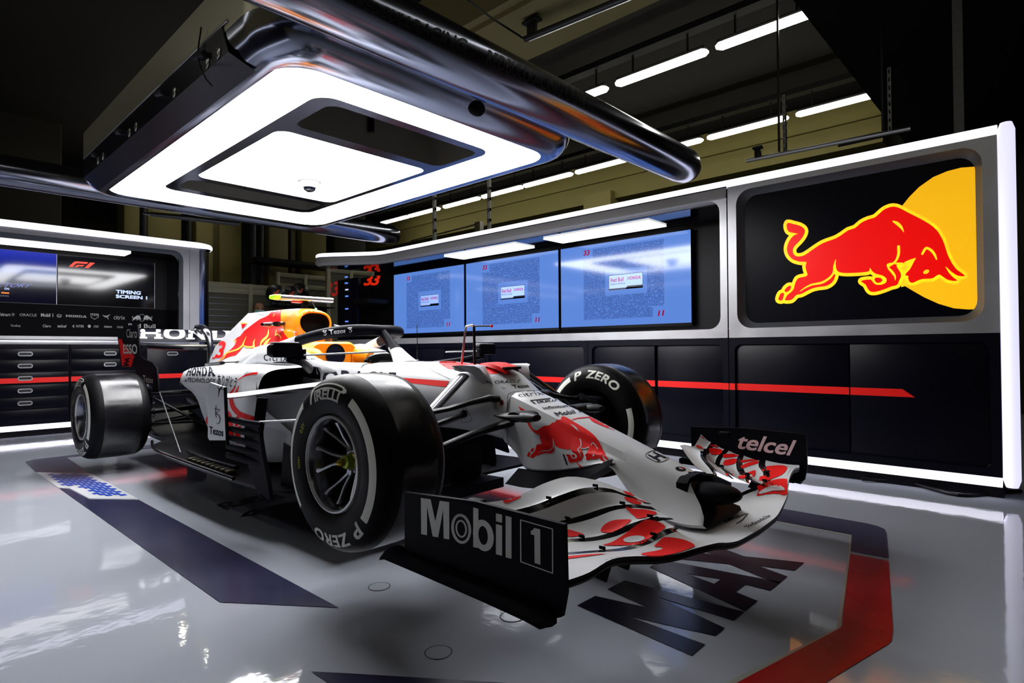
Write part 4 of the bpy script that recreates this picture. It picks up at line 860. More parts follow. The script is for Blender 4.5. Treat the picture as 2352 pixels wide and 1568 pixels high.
# ------------------------------------------------------------------ sidepods
def pod(s):
    def ps(x,yi,zi,yo,zt,zm,zl,yl,zb=-.17):
        return [(x,s*yi,zi),(x,s*(yi+(yo-yi)*.4),zt+.006),(x,s*(yi+(yo-yi)*.8),zt),(x,s*(yo-.02),zt-.022),(x,s*yo,zt-.07),(x,s*yo,zm),(x,s*(yo-.03),zl),(x,s*yl,(zl+zb)/2),(x,s*(yl-.03),zb),(x,s*.15,zb)]
    L=[ps(-1.24,.34,.352,.70,.348,.20,.14,.50),ps(-1.36,.33,.36,.735,.352,.20,.06,.52),ps(-1.60,.33,.372,.745,.352,.18,-.02,.56),ps(-1.80,.33,.39,.745,.362,.19,-.04,.58),ps(-1.98,.33,.398,.73,.368,.20,.06,.60,-.08),ps(-2.12,.33,.400,.71,.370,.22,.15,.62,.08),ps(-2.30,.33,.400,.68,.366,.25,.20,.60,.17),ps(-2.65,.30,.390,.60,.358,.26,.225,.52,.205),ps(-3.0,.25,.365,.48,.336,.255,.23,.42,.21),ps(-3.35,.18,.33,.37,.30,.25,.232,.32,.215),ps(-3.60,.12,.30,.27,.27,.24,.23,.22,.21)]
    b=MB(); rg=rsec(L,4); b.loft(rg,WHITE,True,False)
    # leading shoulder wrapping forward round the inlet
    lip=[(-1.20,.335,.350),(-1.18,.50,.352),(-1.17,.62,.345),(-1.19,.675,.32),(-1.22,.690,.27),(-1.24,.68,.225),(-1.22,.60,.205),(-1.20,.45,.215),(-1.19,.34,.235)]
    back=[(-1.26,.335,.354),(-1.30,.52,.36),(-1.32,.68,.352),(-1.33,.725,.325),(-1.34,.735,.26),(-1.34,.715,.17),(-1.30,.60,.14),(-1.27,.45,.16),(-1.26,.335,.20)]
    inn=[(-1.40,.345,.335),(-1.40,.50,.335),(-1.40,.60,.33),(-1.40,.65,.31),(-1.40,.665,.27),(-1.40,.65,.23),(-1.40,.58,.225),(-1.40,.45,.235),(-1.40,.345,.25)]
    A=[[(x,s*y,z) for x,y,z in r] for r in (back,lip)]; A=rsec([[tuple(Vector(p).lerp(Vector(q),k)) for p,q in zip(A[0],A[1])] for k in (0,.5,1)],1,3)
    b.loft(A,WHITE,True,False)
    l2=crom([(x,s*y,z) for x,y,z in lip],3,True); i2=crom([(x,s*y,z) for x,y,z in inn],3,True)
    l3=[tuple(Vector(p).lerp(Vector(q),.12)) for p,q in zip(l2,i2)]
    b.loft([l2,l3],WHITE,True,False); b.loft([l3,i2],VOID,True,False); b.add(i2,[tuple(range(len(i2)))],VOID)
    pl=[(-.70,.300),(-.95,.330),(-1.10,.37),(-1.21,.48),(-1.28,.60),(-1.36,.69),(-1.50,.735)]
    b.loft([[(x-k*.25,s*(y-k),z) for x,y in crom(pl,4)] for z,k in ((.225,0),(.14,.005),(.06,.02),(-.02,.055),(-.10,.11),(-.20,.17))],WHITE,False,False)
    o=cp(b,'sidepod',ang=50)
    # black slit along the top seam
    c=MB(); c.tube([(-1.30,s*.36,.372),(-1.9,s*.40,.396),(-2.5,s*.40,.392),(-3.0,s*.31,.365)],.005,CARB,6,smooth=3)
    c.tube([(-2.35,s*.43,.393),(-2.75,s*.38,.385)],[.02,.02],CARB,8,.6)
    cp(c,'seam_duct',o)
    return o
pr_=pod(-1); pl_=pod(1)
# wing vane under the inlet, with the upright panel
for s in (-1,1):
    b=MB(); st=[(.33,-1.02,-1.20,.262),(.50,-1.08,-1.24,.248),(.70,-1.14,-1.29,.228),(.82,-1.19,-1.33,.215),(.885,-1.22,-1.36,.212)]
    A=crom([(y,x0,x1,z) for y,x0,x1,z in st],4)
    b.loft([[(x0+.012,s*y,z-.006),(x0,s*y,z),(x0-.03,s*y,z+.013),(x1,s*y,z+.004),(x1,s*y,z-.004),(x0-.03,s*y,z-.016)] for y,x0,x1,z in A],WHITE)
    cp(b,'inlet_vane')
    b=MB(); b.prism([(-1.185,.262),(-1.36,.285),(-1.385,.268),(-1.395,-.012),(-1.375,-.026),(-1.165,-.010),(-1.175,.12)],lambda u,v,t:(u,s*t,v),.882,.895,WHITE)
    b.tube([(-1.182,s*.888,.262),(-1.170,s*.888,.11),(-1.160,s*.888,-.035)],.009,CARB,8)
    pan=cp(b,'deflector_panel',lab='white upright deflector panel')
    if s<0: panel=pan
    b=MB()
    for k in range(5):
        z=.085-.047*k; b.tube([(-1.20,s*.875,z+.012),(-1.02,s*.86,z),(-.88,s*.84,z-.006)],[.009,.011,.011],CARBM,8,1.6)
    b.prism([(-.90,.085),(-1.0,.090),(-1.06,.05),(-1.02,-.12),(-.92,-.245),(-.78,-.27),(-.80,-.2),(-.86,-.05)],lambda u,v,t:(u,s*t,v),.83,.85,CARBM)
    cp(b,'barge_board',ang=30)
    b=MB(); b.tube([(-.95,s*.84,.088),(-.70,s*.62,.098),(-.45,s*.42,.11)],[.008,.008,.008],WHITE,8,.8); b.tube([(-1.10,s*.76,.0),(-1.08,s*.74,.20)],[.03,.03],CARBM,8,.4,up=(1,0,0)); cp(b,'vane_stay')
    b=MB()
    for k,(x,y,h) in enumerate([(-.62,.50,.10),(-.70,.56,.06),(-.78,.62,.02),(-.86,.68,-.03),(-.55,.42,.0)]):
        b.prism([(x,h-.02),(x-.10,h),(x-.14,-.27),(x+.04,-.27)],lambda u,v,t:(u,s*(y+t),v),0,.008,CARBM)
    b.bb(-1.0,-.42,*sorted((s*.22,s*.74)),-.285,-.270,CARBM)
    cp(b,'turning_vane',ang=30)
# ------------------------------------------------------------------ floor of the car
b=MB(); edge=[(-.42,.26),(-.60,.48),(-.95,.78),(-1.3,.80),(-2.3,.80),(-2.9,.72),(-3.10,.56),(-3.9,.50)]
pts=[(x,y) for x,y in edge]+[(x,-y) for x,y in reversed(edge)]
b.prism(pts,lambda u,v,t:(u,v,-.275-.03*(u+.4)+t-.012),0,.016,CARB)
b.bb(-2.2,-.2,-.16,.16,-.31,-.26,CARBM); b.loft([csec(-.35,.04,.1,-.02,.16,-.27,.14),csec(-1.3,.05,.2,-.05,.3,-.27,.26)],CARBM)
for s in (-1,1):
    b.tube([(-1.3,s*.80,-.238),(-2.0,s*.80,-.215),(-2.6,s*.78,-.195),(-3.0,s*.68,-.18)],.011,CARBG,8,smooth=3)
    b.tube([(-1.5,s*.70,-.215),(-2.0,s*.70,-.20),(-2.3,s*.68,-.19)],[.02,.03,.012],CARBG,10,.6)
    for k in range(9): b.box((-1.45-.07*k,s*.755,-.222+.002*k),(.045,.05,.02),mat('floor_edge_brass',(.10,.085,.05),.35,metal=.8),.006)
cp(b,'floor_tray',ang=30)
# gearbox, diffuser, exhaust
b=MB(); b.loft([[(x,w_*math.cos(a),z+h*math.sin(a)) for a in [2*PI*k/16 for k in range(16)]] for x,w_,h,z in ((-2.2,.28,.16,.02),(-2.9,.22,.14,.03),(-3.4,.13,.12,.04),(-3.7,.10,.10,.05),(-4.1,.06,.06,.08),(-4.2,.03,.03,.09))],CARBM)
b.tube([(-3.5,0,.20),(-3.9,0,.23)],.06,DARKM,14); cp(b,'gearbox')
b=MB()
for s in (-1,1):
    b.add([(-3.3,s*.1,-.20),(-3.3,s*.52,-.20),(-4.05,s*.52,.04),(-4.05,s*.1,.04)],[(0,1,2,3)],CARB)
    for y in (.14,.26,.38,.52): b.prism([(-3.3,-.20),(-4.05,.04),(-4.05,-.17),(-3.3,-.22)],lambda u,v,t:(u,s*(y+t),v),0,.006,CARB)
cp(b,'diffuser')
# ------------------------------------------------------------------ suspension
def arm(name,pts,r,sq,m=CARB,up=(0,0,1),par=car): return cp(MB().tube(pts,r,m,12,sq,up=up),name,par)
for s in (-1,1):
    arm('upper_wishbone_arm',[(.07,s*.165,.190),(.06,s*.21,.196),(.02,s*.30,.180),(.01,s*.42,.160),(-.06,s*.72,.125)],[.034,.036,.030,.024,.022],.5)
    arm('upper_wishbone_arm',[(-.42,s*.27,.165),(-.26,s*.50,.15),(-.10,s*.72,.125)],[.026,.024,.022],.5)
    arm('lower_wishbone_arm',[(.14,s*.15,.082),(.08,s*.34,.045),(-.02,s*.72,-.06)],[.036,.030,.026],.5)
    arm('lower_wishbone_arm',[(-.45,s*.24,.0),(-.22,s*.5,-.03),(-.03,s*.72,-.06)],[.028,.026,.024],.5)
    arm('push_rod',[(-.09,s*.225,.298),(-.045,s*.45,.165),(-.03,s*.70,.0)],[.034,.032,.028],.5,mat('push_rod_grey',(.10,.10,.115),.22,metal=.5,coat=.6))
    arm('track_rod',[(-.12,s*.18,.112),(-.05,s*.45,.085),(-.04,s*.72,.05)],[.020,.020,.018],.7)
    b=MB(); b.loft([[(x_,s*y,z_) for x_,z_ in rrect(-.15,.13,-.15,.15,.06,4)] for y in (.60,.69)],CARBM); b.loft([[(x_,s*y,z_) for x_,z_ in rrect(-.10,.10,-.16,-.02,.03,4)] for y in (.48,.62)],CARBM); b.lathe([(.12,s*.66),(.15,s*.70),(.15,s*.74)],(0,0,0),CARB,32,'y')
    b.tube([(-.02,s*.62,.14),(.0,s*.60,.155),(.08,s*.62,.12)],.02,CARBG,8)
    cp(b,'brake_duct')
    # rear
    arm('rear_upper_arm',[(-3.15,s*.20,.16),(-3.45,s*.56,.16)],[.024,.020],.5); arm('rear_upper_arm',[(-3.65,s*.14,.16),(-3.55,s*.56,.16)],[.022,.02],.5)
    arm('rear_lower_arm',[(-2.95,s*.24,-.06),(-3.5,s*.56,-.09)],[.026,.022],.5); arm('rear_lower_arm',[(-3.7,s*.14,-.05),(-3.6,s*.56,-.09)],[.024,.02],.5)
    arm('rear_pull_rod',[(-2.95,s*.28,-.12),(-3.45,s*.56,.14)],[.014,.012],.8); arm('drive_shaft',[(-3.6,s*.1,.02),(-3.6,s*.58,.0)],[.022,.022],1)
    arm('floor_stay',[(-3.35,s*.52,.17),(-2.25,s*.74,-.19)],[.0045,.0045],1,STEEL)
    b=MB(); b.loft([[(-WBASE+x_,s*y,z_) for x_,z_ in rrect(-.15,.15,-.16,.17,.06,4)] for y in (.55,.60)],CARBM)
    for k in range(5): b.tube([(-WBASE+.16,s*.54,.12-.05*k),(-WBASE+.05,s*.50,.13-.05*k)],.008,CARBG,6)
    b.tube([(-3.42,s*.57,.185),(-3.52,s*.55,.22),(-3.7,s*.56,.20)],.02,CARBG,10,smooth=3); cp(b,'rear_brake_duct')
# ------------------------------------------------------------------ mirrors, pods, sensors
for s in (-1,1):
    b=MB(); b.loft([[(x,s*y,z) for y,z in rrect(.640-g,.80+g*.3,.410-g*.5,.478+g*.5,.02+g*.5,5)] for x,g in ((-.845,0),(-.86,.004),(-.885,.003),(-.91,-.014))],CARBM)
    b.bb(-.905,-.85,*sorted((s*.655,s*.79)),.480,.485,WHITE,.002); b.bb(-.90,-.83,*sorted((s*.625,s*.642)),.395,.45,CARB,.004)
    m_=cp(b,'mirror')
    c=MB(); c.tube([(-.87,s*.70,.405),(-.92,s*.60,.38),(-1.10,s*.46,.345)],[.018,.016,.022],CARBM,8,1.3,smooth=3); cp(c,'mirror_stay',m_)
    c=MB(); c.tube([(-.83,s*.64,.418),(-.66,s*.45,.424),(-.52,s*.36,.428)] if s<0 else [(-.86,s*.64,.432),(-.80,s*.30,.428)],[.006,.006,.006] if s<0 else [.006,.006],WHITE,8,.8); cp(c,'mirror_blade',m_)
    # camera pods on the nose
    b=MB(); b.tube([(.10,s*.25,.085),(.17,s*.25,.09),(.24,s*.25,.088),(.30,s*.25,.085)] if 0 else [(.27,s*.150,.122),(.275,s*.22,.124),(.28,s*.285,.124)],[.040,.044,.040],CARB,14,.55,up=(0,0,1))
    b.loft([[(x,s*y,z) for y,z in ((.30,.062),(.33,.078),(.30,.094),(.20,.094),(.17,.078),(.20,.062))] for x in (.12,)]*0 or [[(x,s*(.250+w_*math.cos(a)),.123+h*math.sin(a)) for a in [2*PI*k/14 for k in range(14)]] for x,w_,h in ((.13,.004,.003),(.18,.03,.012),(.25,.045,.021),(.34,.042,.022),(.38,.03,.014))],CARB)
    cp(b,'camera_pod')
    b=MB(); b.loft([[(x,s*(.205+w_*math.cos(a)),.655+h*math.sin(a)) for a in [2*PI*k/14 for k in range(14)]] for x,w_,h in ((-2.22,.003,.003),(-2.14,.03,.016),(-2.05,.04,.018),(-1.98,.035,.018))],CARBG)
    b.tube([(-2.07,s*.09,.668),(-2.02,s*.26,.655),(-2.01,s*.30,.652)],[.026,.026,.018],CARBG,12,.55); cp(b,'cover_camera_pod')
    # horn winglet of the chassis top
    b=MB()
    P=crom([(.10,.24),(.06,.262),(-.06,.278),(-.16,.285),(-.20,.275)],4)
    ear=[(1037,840,.235),(1060,838.5,.24),(1090,840.5,.205),(1102,846,.18),(1112,858,.168),(1117,872,.160),(1114,883,.158),(1100,877,.155),(1088,863,.165),(1076,855,.19),(1058,851,.22),(1044,848,.235)]
    E3=[onc(x_,y_,1,-w_) for x_,y_,w_ in ear]; E3=[(q.x,-s*q.y,q.z) for q in E3]; cc=tuple(sum(q[i] for q in E3)/12 for i in range(3))
    b.add(E3+[cc],[(i,(i+1)%12,12) for i in range(12)],WHITE)
    b.loft([[E3[0],E3[1],E3[2],E3[3],E3[4],E3[5]],[(-.17,s*.08,.35),(-.12,s*.08,.35),(-.08,s*.09,.345),(-.05,s*.11,.335),(-.01,s*.13,.30),(.02,s*.14,.26)]],WHITE,False,False)
    o=cp(b,'horn_winglet',ang=60); so_=o.modifiers.new('t','SOLIDIFY'); so_.thickness=.008
# T camera
b=MB(); b.loft([[(x,y,.835+.002*(x+1.9)+z) for y,z in rrect(-.022,.022,-.018,.020,.012,4)] for x in (-2.02,-2.01)]*0 or [[(x,y,z) for x,z in rrect(-2.02,-1.93,.824,.858,.012,4)] for y in (-.205,-.195,.195,.205)],mat('tcam_silver',(.6,.6,.62),.2,metal=.9))
b.bb(-2.0,-1.96,-.018,.018,.765,.835,CARB); tc=cp(b,'roll_hoop_camera')
c=MB(); c.loft([[(x,y,z) for x,z in rrect(-2.02-g,-1.93+g,.828-g,.858+g,.010,4)] for y,g in ((-.205,.002),(-.245,-.002),(-.25,-.008))],mat('tcam_yellow',(.45,.9,.02),.4,emit=(.35,.8,.0),es=.35)); cp(c,'yellow_end',tc,'fluorescent yellow end')
c=MB(); c.sph((-1.93,.06,.768),.008,mat('led_green',(.1,.9,.3),.3,emit=(.05,1,.3),es=12)); c.tube([(-1.93,.06,.768),(-1.95,.035,.83)],.005,DARKM,6); cp(c,'green_lamp',tc,'small lit green lamp')
c=MB(); c.bb(-2.01,-1.97,-.09,-.02,.812,.826,mat('tcam_red',(.5,.04,.02),.4,emit=(.8,.05,.02),es=.3),.003); cp(c,'red_lamp',tc)
b=MB(); b.tube([(-.71,.0,.365),(-.71,.0,.585)],[.0035,.0015],CARB,6,up=(1,0,0)); b.tube([(-.71,0,.36),(-.71,0,.385)],.006,STEEL,8,up=(1,0,0)); cp(b,'antenna')
b=MB(); b.tube([(-1.05,-.22,.375),(-1.05,-.22,.435)],.002,CARB,6,up=(1,0,0)); cp(b,'antenna')
b=MB(); b.tube([(-.32,-.02,.35),(-.285,-.02,.53),(-.27,-.02,.552),(-.235,-.01,.555)],.006,STEEL,8,up=(0,1,0),smooth=3); b.tube([(-.25,.01,.35),(-.25,.01,.55)],.007,CARB,8,up=(1,0,0)); b.tube([(-.27,0,.553),(-.14,.03,.548)],.004,CARB,8); b.sph((-.14,.03,.548),.008,RED); cp(b,'pitot_tube')
# vanity hump on the chassis top
b=MB(); R_=[(-.20,.02,.352,0),(-.15,.055,.360,0),(-.08,.075,.362,0),(-.01,.075,.345,0),(.030,.050,.322,0)]
b.loft([[(x,-w_,z-.022),(x,-w_*.85,z-.004),(x,0,z),(x,w_*.85,z-.004),(x,w_,z-.022)] for x,w_,z,_ in R_],RED,False,False); b.box((.022,0,.330),(.03,.11,.012),VOID,.003); cp(b,'chassis_scoop',lab='red scoop on the chassis top')
# ------------------------------------------------------------------ front wing
FWL={'LE':[(0,1.20,-.255),(.12,1.198,-.253),(.20,1.195,-.25),(.27,1.188,-.240),(.33,1.182,-.227),(.44,1.161,-.220),(.515,1.142,-.22),(.59,1.118,-.214),(.70,1.095,-.19),(.80,1.084,-.175),(.90,1.078,-.184),(.995,1.05,-.190)],
'S4':[(.39,1.08,-.170),(.455,1.065,-.178),(.54,1.035,-.197),(.635,1.01,-.20),(.74,.975,-.188),(.85,.915,-.182),(.995,.868,-.178)],
'S3':[(.345,1.035,-.160),(.40,1.01,-.155),(.47,.985,-.158),(.51,.955,-.172),(.565,.93,-.186),(.64,.90,-.188),(.71,.86,-.183),(.85,.80,-.170),(.995,.755,-.160)],
'S2':[(.33,.975,-.147),(.37,.935,-.136),(.41,.90,-.130),(.456,.86,-.137),(.55,.82,-.152),(.62,.78,-.161),(.75,.73,-.155),(.87,.70,-.147),(.995,.676,-.138)],
'S1':[(.30,.92,-.138),(.35,.87,-.114),(.39,.82,-.090),(.48,.78,-.077),(.575,.75,-.087),(.66,.71,-.108),(.74,.675,-.118),(.86,.635,-.116),(.995,.60,-.108)],
'TE':[(.262,.88,-.135),(.30,.82,-.112),(.35,.76,-.080),(.41,.71,-.060),(.46,.675,-.056),(.56,.655,-.066),(.69,.635,-.092),(.80,.60,-.092),(.90,.57,-.082),(.995,.54,-.070)],
'NT':[(0,.965,-.240),(.15,.967,-.240),(.22,.972,-.236),(.28,.982,-.228),(.33,1.005,-.214),(.37,1.04,-.195),(.41,1.068,-.180),(.455,1.062,-.178),(.54,1.035,-.197),(.635,1.01,-.20),(.74,.975,-.188),(.85,.915,-.182),(.995,.868,-.178)]}
def lineat(L,y):
    P=crom(L,6)
    for a,b in zip(P,P[1:]):
        if a[0]<=y<=b[0]+1e-9: k=(y-a[0])/max(1e-9,b[0]-a[0]); return (a[1]+k*(b[1]-a[1]),a[2]+k*(b[2]-a[2]))
    q=P[0] if y<P[0][0] else P[-1]; return (q[1],q[2])
fwing=cp(MB().bb(1.0,1.02,-.06,.06,-.25,-.235,CARBM),'front_wing')
def element(fr,re,y0,y1,s,th,front_black,rear_black,name,n=26):
    b=MB(); rings=[]; ys=[y0+(y1-y0)*i/n for i in range(n+1)]
    for y in ys:
        xf,zf=lineat(FWL[fr],y); xr,zr=lineat(FWL[re],y); k0=min(1,(y-y0)/.05+.15) if fr!='LE' else 1
        d=Vector((xr-xf,0,zr-zf)); L=d.length; d.normalize(); up=Vector((-d.z,0,d.x)); up=up if up.z>0 else -up
        if front_black: xf-= -.006; zf-=.012
        P=[]
        tp=[0,.03,.10,.16,.3,.5,.7,1-min(.3,.020/L) ,1]
        for t in tp:
            h=-.10*L*4*t*(1-t)*.35 + (.007*k0 if t<.2 and front_black else 0)*(1-abs(t-.08)/.12 if t<.2 else 0)
            P.append(Vector((xf+(xr-xf)*t,0,zf+(zr-zf)*t))+up*h)
        T=th*k0
        bot=[P[-1]-up*.002,P[5]-up*T,P[2]-up*T*1.1,P[0]-up*T*.6]
        rings.append([(p.x,s*y,p.z) for p in P+bot])
    m=len(rings[0]); v=[p for r in rings for p in r]
    for j in range(m):
        k=(j+1)%m; mt=WHITE
        if j>=8: mt=CARB
        if j<3 and front_black: mt=CARBG
        if j==7 and rear_black: mt=CARBG
        b.add(v,[(i*m+j,i*m+k,(i+1)*m+k,(i+1)*m+j) for i in range(n)],mt)
    b.add(rings[0],[tuple(range(m))],CARB); b.add(rings[-1],[tuple(range(m))],CARB)
    return cp(b,name,fwing,ang=50)
WEL=[]
for s in (-1,1):
    E1=element('LE','NT',0,.995,s,.016,False,True,'main_plane',40)
    E=[E1,element('S4','S3',.40,.995,s,.010,True,True,'flap'),element('S3','S2',.345,.995,s,.009,True,True,'flap'),element('S2','S1',.33,.995,s,.008,True,True,'flap'),element('S1','TE',.285,.995,s,.007,True,False,'flap')]
    WEL.append(E)
    # black leading lip under the main plane
    b=MB(); A=crom(FWL['LE'],4); b.tube([(x-.012,s*y,z-.014) for y,x,z in A],.012,CARB,8,1.0); 
    for yy in (.62,.74): b.prism([(1.05,-.21),(.95,-.21),(.93,-.25),(1.03,-.265)],lambda u,v,t:(u,s*(yy+t),v),0,.006,CARBM)
    cp(b,'under_strake',fwing)
    for k,(ln,yy) in enumerate([('S1',.44),('S1',.62),('S2',.42),('S2',.6),('S3',.43),('S3',.66),('S4',.50),('S4',.70)]):
        x,z=lineat(FWL[ln],yy); cp(MB().box((x,s*yy,z+.006),(.022,.005,.010),CARBM,.002).box((x+.008,s*yy,z-.008),(.005,.004,.022),CARBM),'slot_bracket',fwing)
    # end plate
    ep=[(1.087,-.034),(.78,-.022),(.475,-.034),(.472,-.22),(.478,-.232),(.60,-.255),(.85,-.275),(1.02,-.285),(1.072,-.262),(1.087,-.20)]
    b=MB(); b.prism(ep,lambda u,v,t:(u,s*(t+.018*max(0,(.9-u)/.5)**2),v),.996,1.010,CARBM); epo=cp(b,'end_plate',fwing,ang=30)
    b=MB(); b.loft([[(x,s*y,z) for y,z in ((1.0,zz),(1.02,zz+.004),(1.045,zz-.002),(1.065,zz-.018),(1.068,zz-.026),(1.045,zz-.030),(1.02,zz-.036),(1.0,zz-.034))] for x,zz in ((.40,-.222),(.42,-.214),(.6,-.222),(.85,-.235),(1.0,-.245),(1.05,-.252))],CARBM); cp(b,'foot_plate',fwing)
    b=MB(); b.box((.70,s*.93,-.055),(.055,.03,.03),CARBM,.004); cp(b,'wing_sensor',fwing)
    if s<0: EPN=epo
    else: EPF=epo
# ------------------------------------------------------------------ rear wing
rw=cp(MB().bb(-4.12,-4.06,-.49,.49,.095,.105,CARB),'rear_wing')
def af(y,P): return [(x,y,z) for x,z in P]
fl_=[(-3.93,.605),(-3.945,.640),(-3.985,.685),(-4.04,.720),(-4.045,.716),(-4.00,.675),(-3.965,.635),(-3.95,.600)]
b=MB(); b.loft([af(-.50,fl_),af(.50,fl_)],NAVYF); flp=cp(b,'upper_flap',rw,ang=40)
mp=[(-3.70,.560),(-3.72,.572),(-3.80,.563),(-3.90,.575),(-3.955,.598),(-3.96,.590),(-3.90,.555),(-3.80,.535),(-3.72,.540)]
b=MB(); b.loft([af(y,[(x,z-.02*(1-(y/.5)**2)) for x,z in mp]) for y in [k*.1-.5 for k in range(11)]],CARBG); cp(b,'main_plane',rw)
EPW=[(272,771),(284,770),(286,748),(318,745),(321,779),(325,818),(336,826),(352,832),(362,845),(366,880),(366,905),(325,900),(312,845),(303,843),(280,841)]
ew=[onc(x,y,1,-.5) for x,y in EPW]
for s in (-1,1):
    b=MB(); b.prism([(p.x,p.z) for p in ew],lambda u,v,t:(u,s*t,v),.498,.508,CARBM); o=cp(b,'end_plate',rw,ang=30)
    if s<0: EPR=o
b=MB(); sw=[onc(x,y,1,0) for x,y in ((448,760),(458,752),(472,758),(481,780),(484,812),(482,838),(474,855))]
b.tube([(p.x,0,p.z) for p in sw],[.012,.03,.035,.022,.016,.016,.02],CARBG,10,1.4,up=(0,1,0),smooth=3); b.sph((sw[-1].x,0,sw[-1].z-.01),.028,CARBM); b.box((sw[1].x,0,sw[1].z),(.09,.06,.05),DARKM,.01); cp(b,'swan_neck',rw)
# fairing at the cockpit shoulders
FR=[]
for s in (-1,1):
    b=MB(); b.tube([(-2.40,s*.34,.355),(-2.15,s*.345,.385),(-1.95,s*.335,.415),(-1.75,s*.325,.425),(-1.55,s*.305,.405),(-1.35,s*.29,.365),(-1.10,s*.27,.32)],[.03,.065,.085,.085,.072,.05,.02],WHITE,16,1.0,smooth=4)
    FR.append(cp(b,'cockpit_fairing',ang=60))
# ------------------------------------------------------------------ paint and lettering on the car
Z=lambda ox,oy,k:(lambda p:(p[0]/k+ox,p[1]/k+oy))
zc=Z(450,700,7.84)
ppoly(eng,[[(649,706),(645.8,725),(646,740),(648,751),(654,766),(663,778),(700,800),(720,790),(722,700),(690,700)]],ORANGE,.0034,4,maxe=.4)
RG=[(1400,90),(1290,200),(1150,260),(1050,330),(960,400),(870,470),(800,560),(740,590),(700,640),(730,680),(690,740),(620,810),(560,860),(510,900),(460,960),(400,1025),(500,975),(620,930),(720,910),(800,830),(850,745),(900,765),(1000,785),(1060,790),(1080,850),(1040,960),(1000,990),(1090,880),(1150,800),(1250,790),(1480,760),(1600,720),(1800,640),(1700,500),(1560,300),(1560,60)]
ppoly(eng,[[zc(p) for p in RG]],RED,.002,4,maxe=.4)
for P,W in (([(920,570),(870,680),(840,740),(760,800),(640,840),(560,870),(500,960),(400,1030)],[6,22,30,30,26,24,18,4]),([(1080,610),(1050,680),(1050,740),(1000,762),(900,752),(860,715)],[6,24,34,30,28,6]),([(1050,740),(1075,820),(1050,890),(990,930),(950,935)],[30,30,28,18,8]),([(1320,440),(1300,560),(1220,640),(1180,700),(1170,800)],[8,34,44,26,14]),([(1355,600),(1290,665),(1240,740),(1225,765)],[4,50,40,14]),([(1462,450),(1440,550),(1480,530),(1530,570),(1542,620)],[6,20,22,16,6]),([(700,640),(735,650),(700,690)],[20,18,10]),([(1040,880),(960,970),(850,1005)],[6,16,8]),([(820,330),(930,330)],[18,18]),([(1420,180),(1395,215)],[16,6])):
    pstroke(eng,[zc(p) for p in P],[w_/7.84 for w_ in W],YELLOW,.0048,4)
ppoly(eng,[[zc(p) for p in [(895,860),(965,835),(975,880),(940,930),(930,965),(870,985),(880,920)]],[zc(p) for p in [(990,850),(1035,850),(1040,880),(1000,910)]],[zc(p) for p in [(825,345),(920,345),(880,390),(840,430)]]],RED,.0045,6)
ptext(eng,'3',[(504,783),(522,783),(510,822),(496,822)],RED,.04,.003,6); ptext(eng,'3',[(495,815),(501,812),(497,824),(487,824)],RED,.04,.003,6)
ptext(FR[0],'citrix',[(606,807),(662,812),(660,830),(606,828)],NAVYT,-.005,.0012,8)
# side pod
ptext(pr_,'e:TECHNOLOGY',[(426,867),(496,869),(495,880),(425,877)],NAVYT,.015,.0015,6)
paint(pr_,mapv(slab('HONDA'),hom([(434,846),(489,842),(496,864),(428,862)])),NAVYT,.0025,6,maxe=.35)
ptext(pr_,'ありがとう',[(500,857),(547,866),(541,890),(500,883)],NAVYT,.01,.0015,6)
pstroke(pr_,[(545,874),(560,864),(575,859),(590,857)],[1,3,4.5,5],LTRED,.0015,6); ppoly(pr_,[[(525,904),(538,890),(543,886),(534,904)],[(538,904),(548,886),(550,884),(545,903)]],LTRED,.0015,6)
pstroke(pr_,[(531,916),(536,934),(549,949),(568,957),(588,963)],[9,11,12,12,11],LTRED,.0015,6)
ppoly(pr_,[[(576,966),(586,968),(589,990),(586,1008),(578,1022),(574,1000)],[(523,945),(534,958),(536,1005),(524,1000)],[(541,960),(552,962),(552,1015),(541,1010)],[(476,955),(470,975),(467,988),(474,996),(478,975)],[(481,965),(477,1000),(484,1002)]],LTRED,.0015,6,3)
za=Z(430,820,6.533)
ptext(panel,'Tezos',[(481,978.5),(513.5,985),(513.5,1002),(481,996)],NAVYT,.03,.0012,0)
for P,W in (([(435,728),(431,800),(430,860),(442,905)],[9,10,10,8]),([(408,772),(450,780),(492,788),(465,815),(440,850),(475,872),(494,920),(488,975),(462,997),(440,990)],[8,8,8,8,10,10,11,10,9,5]),
  ([(452,432),(470,470),(485,490),(478,540),(472,595)],[4,10,20,10,4]),([(485,485),(510,462),(530,440),(546,432)],[16,18,18,8]),([(500,478),(520,482),(548,488)],[14,12,5])):
    pstroke(panel,[za(p) for p in P],[w_/6.533 for w_ in W],NAVYT,.0012,0)
# chassis
ptext(chas,'ORACLE',[(741,848),(911,855),(903,893),(741,892)],NAVYT,.02,.0015,8,1.02)
ppoly(chas,[[(923,867.5),(1032,875),(1024,888.5),(946,880)]],LTRED,.0015,8)
ppoly(chas,[[(1008,832),(1025,828),(1060,826),(1160,832),(1170,843),(1152,856),(1115,858),(1095,842),(1038,848),(1018,840)]],LTRED,.0015,8,3)
zn=Z(900,780,4.704)
for P in ([(388,280),(430,330),(510,370),(630,425)],): pstroke(chas,[zn(p) for p in P],.8,NAVYT,.0012,8)
for P in ([(735,800),(790,720),(870,855),(830,890),(760,890)],): pstroke(chas,[zn(p) for p in P],.9,NAVYT,.0012,8,0,True)
ppoly(chas,[[(1067+7*math.cos(a*PI/8),950+9*math.sin(a*PI/8)) for a in range(16)]],VOID,.0015,0)
ppoly(chas,[[(1152+3.8*math.cos(a*PI/8),924+5.5*math.sin(a*PI/8)) for a in range(16)]],VOID,.002,0); pstroke(chas,[(1152+5*math.cos(a*PI/8),924+7*math.sin(a*PI/8)) for a in range(16)],1.2,LTRED,.0015,0,0,True)
